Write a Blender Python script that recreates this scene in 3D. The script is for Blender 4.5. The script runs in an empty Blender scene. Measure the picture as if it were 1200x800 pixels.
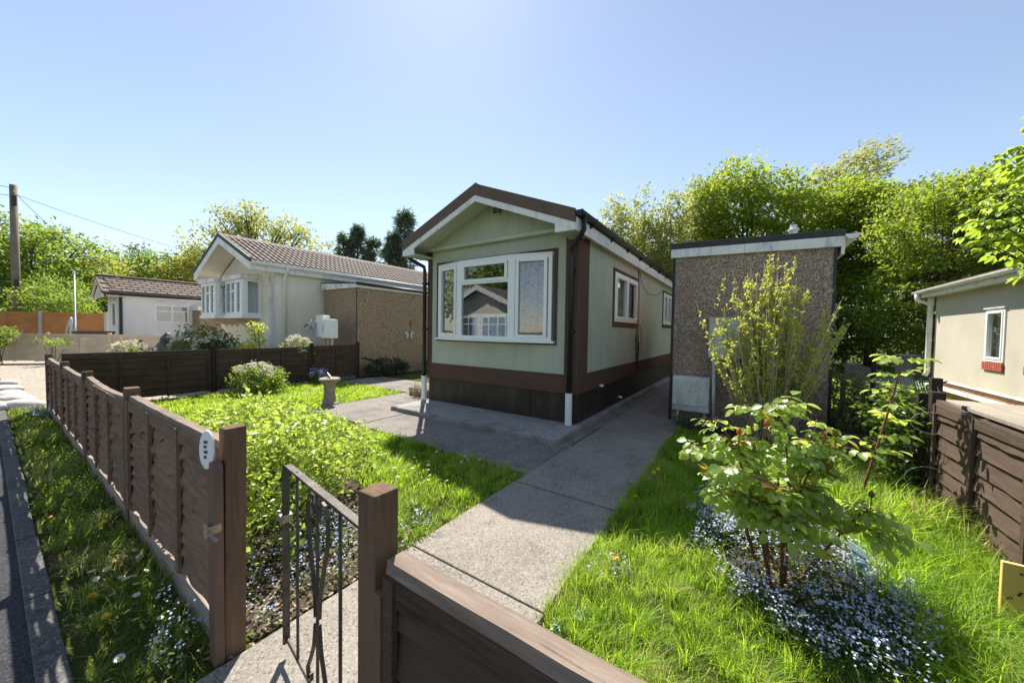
import bpy, math, random
import numpy as np
from mathutils import Vector, Matrix

sc = bpy.context.scene
COL = sc.collection
rng = np.random.default_rng(7)
random.seed(7)
R = math.radians
ROT = -R(33.8)                       # the plot's grid: x = right along the road, y = away from the road
CX, SX = math.cos(ROT), math.sin(ROT)
GX, GY = -0.366, 0.98                # the gate's hinge post is the plot's origin

def P(x, y, z=0.0):
    return Vector((GX + CX * x - SX * y, GY + SX * x + CX * y, z))
def Pa(x, y, z):
    return np.stack([GX + CX * x - SX * y, GY + SX * x + CX * y, z], -1)
def lot(wx, wy):
    dx, dy = wx - GX, wy - GY
    return CX * dx + SX * dy, -SX * dx + CX * dy

# ------------------------------------------------------------------ materials
def new_mat(name):
    m = bpy.data.materials.new(name); m.use_nodes = True
    nt = m.node_tree; b = nt.nodes['Principled BSDF']
    return m, nt, b
def ramp(nt, src, stops):
    r = nt.nodes.new('ShaderNodeValToRGB'); e = r.color_ramp.elements
    while len(e) < len(stops): e.new(0.5)
    for i, (p, c) in enumerate(stops):
        e[i].position = p; e[i].color = (*c, 1) if len(c) == 3 else c
    nt.links.new(src, r.inputs[0]); return r.outputs[0]
def coords(nt, scale=(1, 1, 1), rnd=True):
    tc = nt.nodes.new('ShaderNodeTexCoord'); mp = nt.nodes.new('ShaderNodeMapping')
    mp.inputs['Scale'].default_value = scale
    nt.links.new(tc.outputs['Object'], mp.inputs[0])
    if rnd:
        oi = nt.nodes.new('ShaderNodeObjectInfo'); vm = nt.nodes.new('ShaderNodeVectorMath'); vm.operation = 'SCALE'
        vm.inputs[0].default_value = (37, 19, 53); nt.links.new(oi.outputs['Random'], vm.inputs['Scale'])
        nt.links.new(vm.outputs[0], mp.inputs['Location'])
    return mp.outputs[0]
def noise(nt, vec, scale, detail=6, rough=0.6):
    n = nt.nodes.new('ShaderNodeTexNoise'); n.inputs['Scale'].default_value = scale
    n.inputs['Detail'].default_value = detail; n.inputs['Roughness'].default_value = rough
    nt.links.new(vec, n.inputs['Vector']); return n.outputs['Fac']
def mixc(nt, fac, a, b, mode='MIX'):
    m = nt.nodes.new('ShaderNodeMix'); m.data_type = 'RGBA'; m.blend_type = mode
    if isinstance(fac, (int, float)): m.inputs[0].default_value = fac
    else: nt.links.new(fac, m.inputs[0])
    for i, c in ((6, a), (7, b)):
        if isinstance(c, (tuple, list)): m.inputs[i].default_value = (*c[:3], 1)
        else: nt.links.new(c, m.inputs[i])
    return m.outputs[2]
def bump(nt, b, h, strength=0.3, dist=0.01):
    n = nt.nodes.new('ShaderNodeBump'); n.inputs['Strength'].default_value = strength; n.inputs['Distance'].default_value = dist
    nt.links.new(h, n.inputs['Height']); nt.links.new(n.outputs[0], b.inputs['Normal'])
def plain(name, c, rough=0.5, var=0.15, scale=3.0, bumps=0.1, bscale=60, dirt=None, metal=0.0, spec=0.4, bdist=0.004):
    """painted or moulded surface: slight mottling, optional dirt stains, a fine bump"""
    m, nt, b = new_mat(name); v = coords(nt)
    n1 = noise(nt, v, scale)
    col = ramp(nt, n1, [(0.3, tuple(x * (1 - var) for x in c)), (0.7, tuple(min(1, x * (1 + var)) for x in c))])
    if dirt:
        n2 = noise(nt, coords(nt, (1, 1, 0.35)), 5.0, 8, 0.7)
        f = ramp(nt, n2, [(0.5, (0, 0, 0)), (0.72, (1, 1, 1))])
        col = mixc(nt, f, col, dirt)
    nt.links.new(col, b.inputs['Base Color'])
    b.inputs['Roughness'].default_value = rough; b.inputs['Metallic'].default_value = metal
    b.inputs['Specular IOR Level'].default_value = spec
    if bumps: bump(nt, b, noise(nt, v, bscale, 3), bumps, bdist)
    return m
def wood(name, c1, c2, c3=None, grain=(1.2, 14, 14), rough=0.85, bumps=0.5, worn=None):
    m, nt, b = new_mat(name); v = coords(nt, grain)
    n1 = noise(nt, v, 4.0, 9, 0.65)
    col = ramp(nt, n1, [(0.28, c1), (0.55, c2), (0.75, c3 or c2)])
    n2 = noise(nt, coords(nt), 1.7, 5)
    col = mixc(nt, ramp(nt, n2, [(0.35, (0, 0, 0)), (0.7, (0.6, 0.6, 0.6))]), col, tuple(x * 1.5 for x in c2))
    if worn:
        n3 = noise(nt, coords(nt, tuple(g * 0.45 for g in grain)), 5.0, 8, 0.75)
        col = mixc(nt, ramp(nt, n3, [(worn[1], (0, 0, 0)), (worn[1] + 0.1, (1, 1, 1))]), col, worn[0])
    nt.links.new(col, b.inputs['Base Color']); b.inputs['Roughness'].default_value = rough
    b.inputs['Specular IOR Level'].default_value = 0.2
    bump(nt, b, n1, bumps, 0.006); return m
def render_coat(name, c, stain=(0.2, 0.22, 0.17), grain=170, bs=0.7, stainat=0.62):
    """rough textured wall render with vertical weather stains"""
    m, nt, b = new_mat(name); v = coords(nt, rnd=False)
    n1 = noise(nt, v, 1.3, 6)
    col = ramp(nt, n1, [(0.3, tuple(x * 0.88 for x in c)), (0.7, tuple(x * 1.07 for x in c))])
    n2 = noise(nt, coords(nt, (2.2, 2.2, 0.35), False), 3.0, 8, 0.7)
    col = mixc(nt, ramp(nt, n2, [(stainat, (0, 0, 0)), (stainat + 0.22, (0.8, 0.8, 0.8))]), col, stain)
    g = noise(nt, v, grain, 4, 0.7)
    col = mixc(nt, ramp(nt, g, [(0.35, (0.3, 0.3, 0.3)), (0.55, (0, 0, 0))]), col, tuple(x * 0.6 for x in c))
    nt.links.new(col, b.inputs['Base Color']); b.inputs['Roughness'].default_value = 0.9
    b.inputs['Specular IOR Level'].default_value = 0.2
    bump(nt, b, g, bs, 0.012); return m
def pebbles(name, cols, scale=55, wash=None):
    """pebble dash: cells of stone in several colours set in mortar"""
    m, nt, b = new_mat(name); v = coords(nt, rnd=False)
    vo = nt.nodes.new('ShaderNodeTexVoronoi'); vo.inputs['Scale'].default_value = scale; nt.links.new(v, vo.inputs['Vector'])
    sp = nt.nodes.new('ShaderNodeSeparateColor'); nt.links.new(vo.outputs['Color'], sp.inputs[0])
    k = len(cols)
    col = ramp(nt, sp.outputs[0], [((i + 0.5) / k, c) for i, c in enumerate(cols)])
    edge = ramp(nt, vo.outputs['Distance'], [(0.35, (0, 0, 0)), (0.75, (0.8, 0.8, 0.8))])
    col = mixc(nt, edge, col, tuple(x * 0.45 for x in cols[len(cols) // 2]))
    n2 = noise(nt, coords(nt, (1.6, 1.6, 0.3), False), 1.6, 8, 0.65)
    col = mixc(nt, ramp(nt, n2, [(0.42, (0, 0, 0)), (0.72, (0.7, 0.7, 0.7))]), col, wash or tuple(x * 0.5 for x in cols[0]))
    nt.links.new(col, b.inputs['Base Color']); b.inputs['Roughness'].default_value = 0.85
    b.inputs['Specular IOR Level'].default_value = 0.25
    inv = nt.nodes.new('ShaderNodeMath'); inv.operation = 'SUBTRACT'; inv.inputs[0].default_value = 1; nt.links.new(vo.outputs['Distance'], inv.inputs[1])
    bump(nt, b, inv.outputs[0], 0.8, 0.01); return m
def concrete(name, c, speck, stain, moss=None, scale=120):
    m, nt, b = new_mat(name); v = coords(nt, rnd=False)
    n1 = noise(nt, v, 1.6, 8, 0.65)
    col = ramp(nt, n1, [(0.3, stain), (0.52, c), (0.75, tuple(min(1, x * 1.2) for x in c))])
    vo = nt.nodes.new('ShaderNodeTexVoronoi'); vo.inputs['Scale'].default_value = scale; nt.links.new(v, vo.inputs['Vector'])
    sp = nt.nodes.new('ShaderNodeSeparateColor'); nt.links.new(vo.outputs['Color'], sp.inputs[0])
    col = mixc(nt, ramp(nt, sp.outputs[0], [(0.7, (0, 0, 0)), (0.95, (0.75, 0.75, 0.75))]), col, speck)
    col = mixc(nt, ramp(nt, sp.outputs[1], [(0.75, (0, 0, 0)), (0.95, (0.7, 0.7, 0.7))]), col, tuple(x * 0.35 for x in c))
    n3 = noise(nt, v, 5.5, 9, 0.75)
    col = mixc(nt, ramp(nt, n3, [(0.56, (0, 0, 0)), (0.7, (0.7, 0.7, 0.7))]), col, tuple(x * 0.45 for x in stain))
    if moss:
        col = mixc(nt, ramp(nt, noise(nt, v, 3.1, 9, 0.7), [(0.6, (0, 0, 0)), (0.72, (0.8, 0.8, 0.8))]), col, moss)
    nt.links.new(col, b.inputs['Base Color']); b.inputs['Roughness'].default_value = 0.92
    b.inputs['Specular IOR Level'].default_value = 0.2
    bump(nt, b, noise(nt, v, 90, 6, 0.8), 0.6, 0.008); return m
def leafy(name, ca, cb, ct=None, trans=0.5, rough=0.45, spec=0.35):
    """leaf: tint attribute picks between two greens, light passes through"""
    m, nt, b = new_mat(name)
    at = nt.nodes.new('ShaderNodeAttribute'); at.attribute_name = 'tint'
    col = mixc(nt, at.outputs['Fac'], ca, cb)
    nt.links.new(col, b.inputs['Base Color']); b.inputs['Roughness'].default_value = rough; b.inputs['Specular IOR Level'].default_value = spec
    tr = nt.nodes.new('ShaderNodeBsdfTranslucent')
    if ct:
        c2 = mixc(nt, at.outputs['Fac'], tuple(x * 0.75 for x in ct), ct)
        nt.links.new(c2, tr.inputs[0])
    else: nt.links.new(col, tr.inputs[0])
    mx = nt.nodes.new('ShaderNodeMixShader'); mx.inputs[0].default_value = trans
    nt.links.new(b.outputs[0], mx.inputs[1]); nt.links.new(tr.outputs[0], mx.inputs[2])
    nt.links.new(mx.outputs[0], nt.nodes['Material Output'].inputs[0]); return m
def grassy(name, ca, cb, ct, straw, trans):
    m = leafy(name, ca, cb, ct, trans, 0.5, 0.3); nt = m.node_tree; b = nt.nodes['Principled BSDF']
    at = [n for n in nt.nodes if n.bl_idname == 'ShaderNodeAttribute'][0]; tr = [n for n in nt.nodes if n.bl_idname == 'ShaderNodeBsdfTranslucent'][0]
    pn = nt.nodes.new('ShaderNodeMath'); pn.operation = 'MULTIPLY_ADD'; pn.inputs[1].default_value = 0.7; pn.inputs[2].default_value = -0.35
    nt.links.new(noise(nt, coords(nt, rnd=False), 1.6, 5, 0.6), pn.inputs[0])
    ad = nt.nodes.new('ShaderNodeMath'); ad.operation = 'ADD'; ad.use_clamp = True; nt.links.new(at.outputs['Fac'], ad.inputs[0]); nt.links.new(pn.outputs[0], ad.inputs[1]); at = ad
    dk = tuple(x * 0.45 for x in ca); ds = tuple(x * 0.4 for x in ct)
    nt.links.new(ramp(nt, at.outputs[0], [(0.0, dk), (0.25, ca), (0.85, cb), (0.93, straw)]), b.inputs['Base Color'])
    nt.links.new(ramp(nt, at.outputs[0], [(0.0, ds), (0.3, tuple(x * 0.8 for x in ct)), (0.85, ct), (0.93, straw)]), tr.inputs[0]); return m
def glass(name, refl=0.3, tint=(0.9, 0.93, 0.95)):
    m, nt, b = new_mat(name)
    tr = nt.nodes.new('ShaderNodeBsdfTransparent'); tr.inputs[0].default_value = (*tint, 1)
    gl = nt.nodes.new('ShaderNodeBsdfGlossy'); gl.inputs['Roughness'].default_value = 0.01
    fr = nt.nodes.new('ShaderNodeLayerWeight'); fr.inputs[0].default_value = 0.5
    pw = nt.nodes.new('ShaderNodeMath'); pw.operation = 'POWER'; pw.inputs[1].default_value = 4; nt.links.new(fr.outputs['Facing'], pw.inputs[0])
    ma = nt.nodes.new('ShaderNodeMath'); ma.operation = 'MULTIPLY_ADD'; ma.use_clamp = True; ma.inputs[1].default_value = 0.8; ma.inputs[2].default_value = refl
    nt.links.new(pw.outputs[0], ma.inputs[0])
    v = coords(nt); bn = nt.nodes.new('ShaderNodeBump'); bn.inputs['Strength'].default_value = 0.04; bn.inputs['Distance'].default_value = 0.02
    nt.links.new(noise(nt, v, 2.0, 2), bn.inputs['Height']); nt.links.new(bn.outputs[0], gl.inputs['Normal'])
    mx = nt.nodes.new('ShaderNodeMixShader'); nt.links.new(ma.outputs[0], mx.inputs[0])
    nt.links.new(tr.outputs[0], mx.inputs[1]); nt.links.new(gl.outputs[0], mx.inputs[2])
    nt.links.new(mx.outputs[0], nt.nodes['Material Output'].inputs[0]); return m
def curtain_mat(name, c1, c2, scale=14):
    m, nt, b = new_mat(name); v = coords(nt, (1, 1, 0.6), False)
    n1 = noise(nt, v, scale, 4, 0.7)
    col = ramp(nt, n1, [(0.38, c2), (0.5, c1), (0.62, c1), (0.7, c2)])
    nt.links.new(col, b.inputs['Base Color']); b.inputs['Roughness'].default_value = 0.9; return m
def brickwork(name):
    m, nt, b = new_mat(name); v = coords(nt, rnd=False)
    cb = nt.nodes.new('ShaderNodeCombineXYZ'); sp = nt.nodes.new('ShaderNodeSeparateXYZ'); nt.links.new(v, sp.inputs[0])
    nt.links.new(sp.outputs[1], cb.inputs[0]); nt.links.new(sp.outputs[2], cb.inputs[1])
    br = nt.nodes.new('ShaderNodeTexBrick'); br.inputs['Scale'].default_value = 1.0
    br.inputs['Brick Width'].default_value = 0.225; br.inputs['Row Height'].default_value = 0.075; br.inputs['Mortar Size'].default_value = 0.008
    br.inputs['Color1'].default_value = (0.30, 0.12, 0.06, 1); br.inputs['Color2'].default_value = (0.42, 0.2, 0.11, 1); br.inputs['Mortar'].default_value = (0.4, 0.36, 0.3, 1)
    nt.links.new(cb.outputs[0], br.inputs['Vector'])
    nt.links.new(br.outputs['Color'], b.inputs['Base Color']); b.inputs['Roughness'].default_value = 0.9; return m

M = {}
M['sage'] = render_coat('sage_render', (0.51, 0.54, 0.43), stain=(0.36, 0.4, 0.3), stainat=0.52)
M['sage_trim'] = plain('sage_trim_paint', (0.51, 0.54, 0.43), 0.6, 0.08)
M['brown'] = render_coat('brown_render_trim', (0.125, 0.072, 0.052), stain=(0.17, 0.12, 0.09), grain=150, bs=0.4)
M['skirt'] = plain('brown_skirting', (0.037, 0.024, 0.018), 0.5, 0.25, 2.0, 0.25, 40, dirt=(0.07, 0.06, 0.05))
M['barge'] = plain('brown_barge', (0.13, 0.08, 0.05), 0.55, 0.15, 4, 0.2, 40)
M['upvc'] = plain('white_frame', (0.86, 0.86, 0.84), 0.35, 0.03, 2, 0.0)
M['white'] = plain('white_gloss', (0.84, 0.82, 0.78), 0.45, 0.06, 3, 0.15, 30, dirt=(0.55, 0.52, 0.47))
M['white_worn'] = plain('white_worn', (0.84, 0.83, 0.8), 0.7, 0.12, 5, 0.3, 40, dirt=(0.25, 0.24, 0.22))
M['white_box'] = plain('white_box', (0.68, 0.69, 0.66), 0.6, 0.12, 5, 0.2, 40, dirt=(0.33, 0.35, 0.32))
M['black'] = plain('black_pipe', (0.016, 0.019, 0.023), 0.4, 0.15, 3, 0.1, 40)
M['roof_felt'] = plain('roof_felt', (0.06, 0.06, 0.062), 0.9, 0.3, 20, 0.5, 150)
M['roof_brown'] = plain('roof_tile_brown', (0.17, 0.125, 0.095), 0.8, 0.3, 5, 0.4, 60, dirt=(0.24, 0.2, 0.16))
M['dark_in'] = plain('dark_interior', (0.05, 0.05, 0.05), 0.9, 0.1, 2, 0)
M['curtain'] = curtain_mat('flower_curtain', (0.52, 0.37, 0.34), (0.1, 0.035, 0.04), 24)
M['net'] = curtain_mat('net_curtain', (0.8, 0.8, 0.78), (0.5, 0.52, 0.5), 60)
M['blind'] = plain('grey_blue_blind', (0.32, 0.36, 0.44), 0.8, 0.35, 3)
M['glass'] = glass('window_glass', 0.12)
M['glass_clear'] = glass('window_glass_clear', 0.06)
M['dash_tan'] = pebbles('pebble_dash_tan', [(0.09, 0.06, 0.04), (0.36, 0.24, 0.15), (0.55, 0.41, 0.27), (0.3, 0.2, 0.13), (0.66, 0.54, 0.4)], 60, wash=(0.4, 0.27, 0.17))
M['dash_grey'] = pebbles('pebble_dash_grey', [(0.08, 0.05, 0.038), (0.46, 0.32, 0.225), (0.66, 0.5, 0.385), (0.25, 0.155, 0.11), (0.8, 0.69, 0.58)], 72, wash=(0.25, 0.165, 0.125))
M['cream'] = render_coat('cream_render', (0.88, 0.81, 0.66), stain=(0.8, 0.72, 0.56), grain=120, bs=0.25, stainat=0.7)
M['offwhite'] = render_coat('offwhite_render', (0.8, 0.81, 0.81), stain=(0.5, 0.51, 0.52), grain=120, bs=0.2, stainat=0.66)
M['rough_cream'] = render_coat('rough_cream_render', (0.62, 0.56, 0.46), stain=(0.5, 0.45, 0.36), grain=60, bs=0.9, stainat=0.62)
M['quoin'] = plain('quoin_stone', (0.66, 0.65, 0.62), 0.8, 0.12, 6, 0.5, 40, dirt=(0.42, 0.41, 0.4))
M['brick'] = brickwork('skirt_brick')
M['brick_red'] = plain('red_brick_sill', (0.4, 0.1, 0.06), 0.8, 0.3, 12, 0.4, 50)
M['wood'] = wood('fence_wood', (0.08, 0.05, 0.033), (0.195, 0.125, 0.084), (0.3, 0.21, 0.145), worn=((0.42, 0.33, 0.25), 0.64))
M['wood_right'] = wood('brown_side_fence_wood', (0.05, 0.033, 0.025), (0.095, 0.063, 0.047), (0.14, 0.096, 0.073), worn=((0.2, 0.15, 0.12), 0.66))
M['wood_v'] = wood('fence_post_wood', (0.068, 0.041, 0.025), (0.145, 0.088, 0.054), (0.21, 0.138, 0.088), grain=(14, 14, 1.2), worn=((0.05, 0.033, 0.024), 0.64))
M['wood_paint'] = wood('painted_batten_wood', (0.12, 0.072, 0.05), (0.16, 0.1, 0.072), (0.2, 0.13, 0.1), grain=(10, 10, 0.8), rough=0.55, worn=((0.3, 0.23, 0.17), 0.7))
M['wood_dark'] = wood('dark_fence_wood', (0.03, 0.02, 0.015), (0.075, 0.048, 0.034), (0.13, 0.088, 0.064), worn=((0.2, 0.145, 0.105), 0.68))
M['wood_dark_v'] = wood('dark_post_wood', (0.02, 0.014, 0.011), (0.038, 0.027, 0.022), (0.06, 0.042, 0.034), grain=(14, 14, 1.2))
M['wood_cap'] = wood('worn_cap_wood', (0.11, 0.078, 0.057), (0.22, 0.168, 0.13), (0.33, 0.27, 0.22), worn=((0.08, 0.054, 0.04), 0.58))
M['wood_pale'] = wood('pale_fence_wood', (0.44, 0.34, 0.24), (0.6, 0.48, 0.36), (0.7, 0.58, 0.45))
M['wood_orange'] = wood('orange_fence_wood', (0.34, 0.14, 0.05), (0.48, 0.22, 0.08), (0.55, 0.28, 0.12))
M['wood_grey'] = wood('grey_pole_wood', (0.13, 0.1, 0.07), (0.22, 0.18, 0.13), (0.3, 0.26, 0.2), grain=(10, 10, 0.6))
M['gravelboard'] = wood('worn_gravel_board', (0.16, 0.11, 0.085), (0.3, 0.24, 0.2), (0.5, 0.45, 0.41), worn=((0.1, 0.065, 0.05), 0.58))
M['moss_board'] = wood('mossy_board', (0.2, 0.17, 0.13), (0.32, 0.28, 0.22), (0.4, 0.36, 0.3), worn=((0.2, 0.25, 0.03), 0.6))
M['iron'] = plain('old_iron', (0.085, 0.073, 0.062), 0.55, 0.3, 30, 0.4, 120, dirt=(0.2, 0.17, 0.14), metal=0.5)
M['steel'] = plain('worn_steel', (0.45, 0.38, 0.32), 0.4, 0.3, 30, 0.3, 100, metal=0.8)
M['conc'] = concrete('path_concrete', (0.3, 0.263, 0.222), (0.44, 0.395, 0.335), (0.21, 0.182, 0.153), scale=120)
M['patio'] = concrete('patio_concrete', (0.24, 0.212, 0.184), (0.38, 0.345, 0.3), (0.13, 0.116, 0.102))
M['plinth'] = concrete('plinth_concrete', (0.33, 0.31, 0.28), (0.6, 0.58, 0.55), (0.13, 0.122, 0.115), moss=(0.1, 0.1, 0.07))
M['asphalt'] = concrete('asphalt', (0.05, 0.05, 0.056), (0.12, 0.12, 0.125), (0.035, 0.035, 0.04), scale=160)
M['kerb'] = concrete('kerb_concrete', (0.13, 0.123, 0.116), (0.26, 0.25, 0.24), (0.08, 0.076, 0.072))
M['gravel'] = pebbles('gravel_drive', [(0.28, 0.22, 0.165), (0.45, 0.38, 0.3), (0.55, 0.49, 0.41), (0.34, 0.28, 0.215)], 26, wash=(0.36, 0.3, 0.23))
M['stone'] = plain('pale_stone', (0.62, 0.57, 0.5), 0.9, 0.15, 6, 0.6, 25, bdist=0.02)
M['sundial'] = plain('weathered_stone', (0.34, 0.28, 0.21), 0.9, 0.25, 9, 0.6, 45, dirt=(0.2, 0.17, 0.12), bdist=0.008)
M['terracotta'] = plain('terracotta', (0.22, 0.1, 0.06), 0.8, 0.25, 8, 0.4, 40, dirt=(0.1, 0.08, 0.05))
M['yellow'] = plain('yellow_board', (0.82, 0.6, 0.2), 0.7, 0.08, 5, 0.3, 30)
M['plastic_dark'] = plain('dark_plastic', (0.03, 0.033, 0.045), 0.45, 0.15, 3, 0.1, 30)
M['lightblue'] = plain('light_blue_plastic', (0.5, 0.68, 0.72), 0.5, 0.06, 4, 0.05)
M['teal_ink'] = plain('teal_ink', (0.03, 0.16, 0.2), 0.6, 0.05, 4, 0)
M['ink'] = plain('dark_ink', (0.08, 0.08, 0.08), 0.6, 0.05, 4, 0)
M['car_white'] = plain('car_paint', (0.62, 0.68, 0.72), 0.2, 0.03, 2, 0, spec=0.6)
M['tarp'] = plain('brown_tarp', (0.16, 0.11, 0.075), 0.8, 0.25, 6, 0.5, 20, bdist=0.02)
M['galv'] = plain('galvanised', (0.55, 0.57, 0.58), 0.45, 0.1, 5, 0.1, metal=0.3)
M['bark'] = wood('tree_bark', (0.05, 0.038, 0.028), (0.1, 0.078, 0.058), (0.16, 0.13, 0.1), grain=(9, 9, 2))
M['bark_pale'] = wood('pale_twig_bark', (0.22, 0.175, 0.12), (0.38, 0.31, 0.22), (0.5, 0.42, 0.31), grain=(9, 9, 2))
M['rose_stem'] = wood('rose_stem_bark', (0.1, 0.05, 0.03), (0.17, 0.09, 0.05), (0.22, 0.13, 0.075), grain=(9, 9, 2))
M['soil'] = concrete('garden_soil', (0.07, 0.05, 0.035), (0.2, 0.16, 0.12), (0.045, 0.033, 0.024), scale=70)
M['chips'] = pebbles('bark_chips', [(0.2, 0.14, 0.1), (0.42, 0.33, 0.26), (0.55, 0.46, 0.38), (0.3, 0.2, 0.14)], 60, wash=(0.2, 0.14, 0.1))
# leaves
M['grass'] = grassy('grass_blades', (0.1, 0.25, 0.018), (0.3, 0.43, 0.045), (0.7, 0.94, 0.08), (0.6, 0.5, 0.25), 0.55)
M['grass_verge'] = grassy('verge_grass_blades', (0.07, 0.15, 0.022), (0.2, 0.28, 0.05), (0.46, 0.58, 0.07), (0.5, 0.4, 0.22), 0.5)
M['rose_leaf'] = leafy('rose_leaves', (0.18, 0.32, 0.045), (0.46, 0.58, 0.13), (0.8, 0.95, 0.14), 0.45, 0.34, 0.85)
_n = M['rose_leaf'].node_tree; _b = _n.nodes['Principled BSDF']; _c = _b.inputs['Base Color'].links[0].from_socket
_n.links.new(mixc(_n, ramp(_n, noise(_n, coords(_n), 42, 6, 0.7), [(0.4, (0, 0, 0)), (0.65, (0.55, 0.55, 0.55))]), _c, (0.06, 0.13, 0.03)), _b.inputs['Base Color'])
bump(_n, _b, noise(_n, coords(_n), 110, 4), 0.5, 0.004)
M['rose_young'] = leafy('young_rose_leaves', (0.2, 0.15, 0.02), (0.3, 0.12, 0.05), (0.6, 0.5, 0.05), 0.5, 0.3, 0.5)
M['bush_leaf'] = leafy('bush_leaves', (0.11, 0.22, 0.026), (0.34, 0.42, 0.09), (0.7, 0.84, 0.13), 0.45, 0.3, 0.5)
M['lime_leaf'] = leafy('lime_leaves', (0.42, 0.5, 0.06), (0.62, 0.64, 0.12), (0.82, 0.88, 0.13), 0.5)
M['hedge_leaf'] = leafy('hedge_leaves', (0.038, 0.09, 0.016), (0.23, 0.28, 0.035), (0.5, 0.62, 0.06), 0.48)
M['mid_leaf'] = leafy('mid_green_leaves', (0.065, 0.13, 0.022), (0.18, 0.26, 0.045), (0.46, 0.6, 0.08), 0.5)
M['yellow_leaf'] = leafy('yellow_green_leaves', (0.2, 0.23, 0.035), (0.36, 0.35, 0.06), (0.68, 0.66, 0.1), 0.5)
M['pale_leaf'] = leafy('pale_spring_leaves', (0.19, 0.22, 0.05), (0.34, 0.35, 0.1), (0.66, 0.68, 0.16), 0.5)
M['ivy_leaf'] = leafy('ivy_leaves', (0.03, 0.07, 0.014), (0.12, 0.18, 0.03), (0.3, 0.42, 0.05), 0.4, 0.35, 0.4)
M['rhodo_leaf'] = leafy('rhododendron_leaves', (0.04, 0.085, 0.02), (0.17, 0.22, 0.06), (0.25, 0.33, 0.06), 0.35, 0.3, 0.5)
M['grey_leaf'] = leafy('grey_green_leaves', (0.1, 0.13, 0.07), (0.19, 0.22, 0.12), (0.3, 0.36, 0.15), 0.4)
M['dark_leaf'] = leafy('dark_evergreen_leaves', (0.018, 0.042, 0.018), (0.05, 0.09, 0.03), (0.1, 0.18, 0.04), 0.3, 0.35)
M['conifer'] = leafy('conifer_needles', (0.075, 0.11, 0.08), (0.2, 0.25, 0.17), (0.26, 0.36, 0.2), 0.4, 0.6)
M['chestnut'] = leafy('chestnut_leaves', (0.07, 0.16, 0.02), (0.17, 0.26, 0.035), (0.58, 0.74, 0.07), 0.52, 0.35, 0.45)
M['dry_leaf'] = leafy('dry_grass', (0.3, 0.22, 0.12), (0.42, 0.34, 0.2), None, 0.3)
M['fmn_blue'] = leafy('forget_me_not_petals', (0.4, 0.5, 0.86), (0.78, 0.81, 0.94), None, 0.3, 0.6)
M['fmn_leaf'] = leafy('forget_me_not_leaves', (0.06, 0.12, 0.03), (0.14, 0.2, 0.06), (0.25, 0.35, 0.07), 0.4)
M['cream_petal'] = leafy('cream_petals', (0.66, 0.62, 0.45), (0.8, 0.74, 0.6), None, 0.3, 0.6)
M['lilac'] = leafy('lilac_petals', (0.35, 0.28, 0.62), (0.7, 0.6, 0.82), None, 0.3, 0.6)
M['daisy'] = leafy('daisy_petals', (0.8, 0.8, 0.8), (0.85, 0.84, 0.8), None, 0.2, 0.6)
M['dandelion'] = plain('dandelion_yellow', (0.85, 0.55, 0.02), 0.7, 0.15, 40, 0.3, 200)
M['orange_petal'] = leafy('orange_buds', (0.6, 0.16, 0.05), (0.7, 0.3, 0.1), None, 0.3, 0.6)

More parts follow.
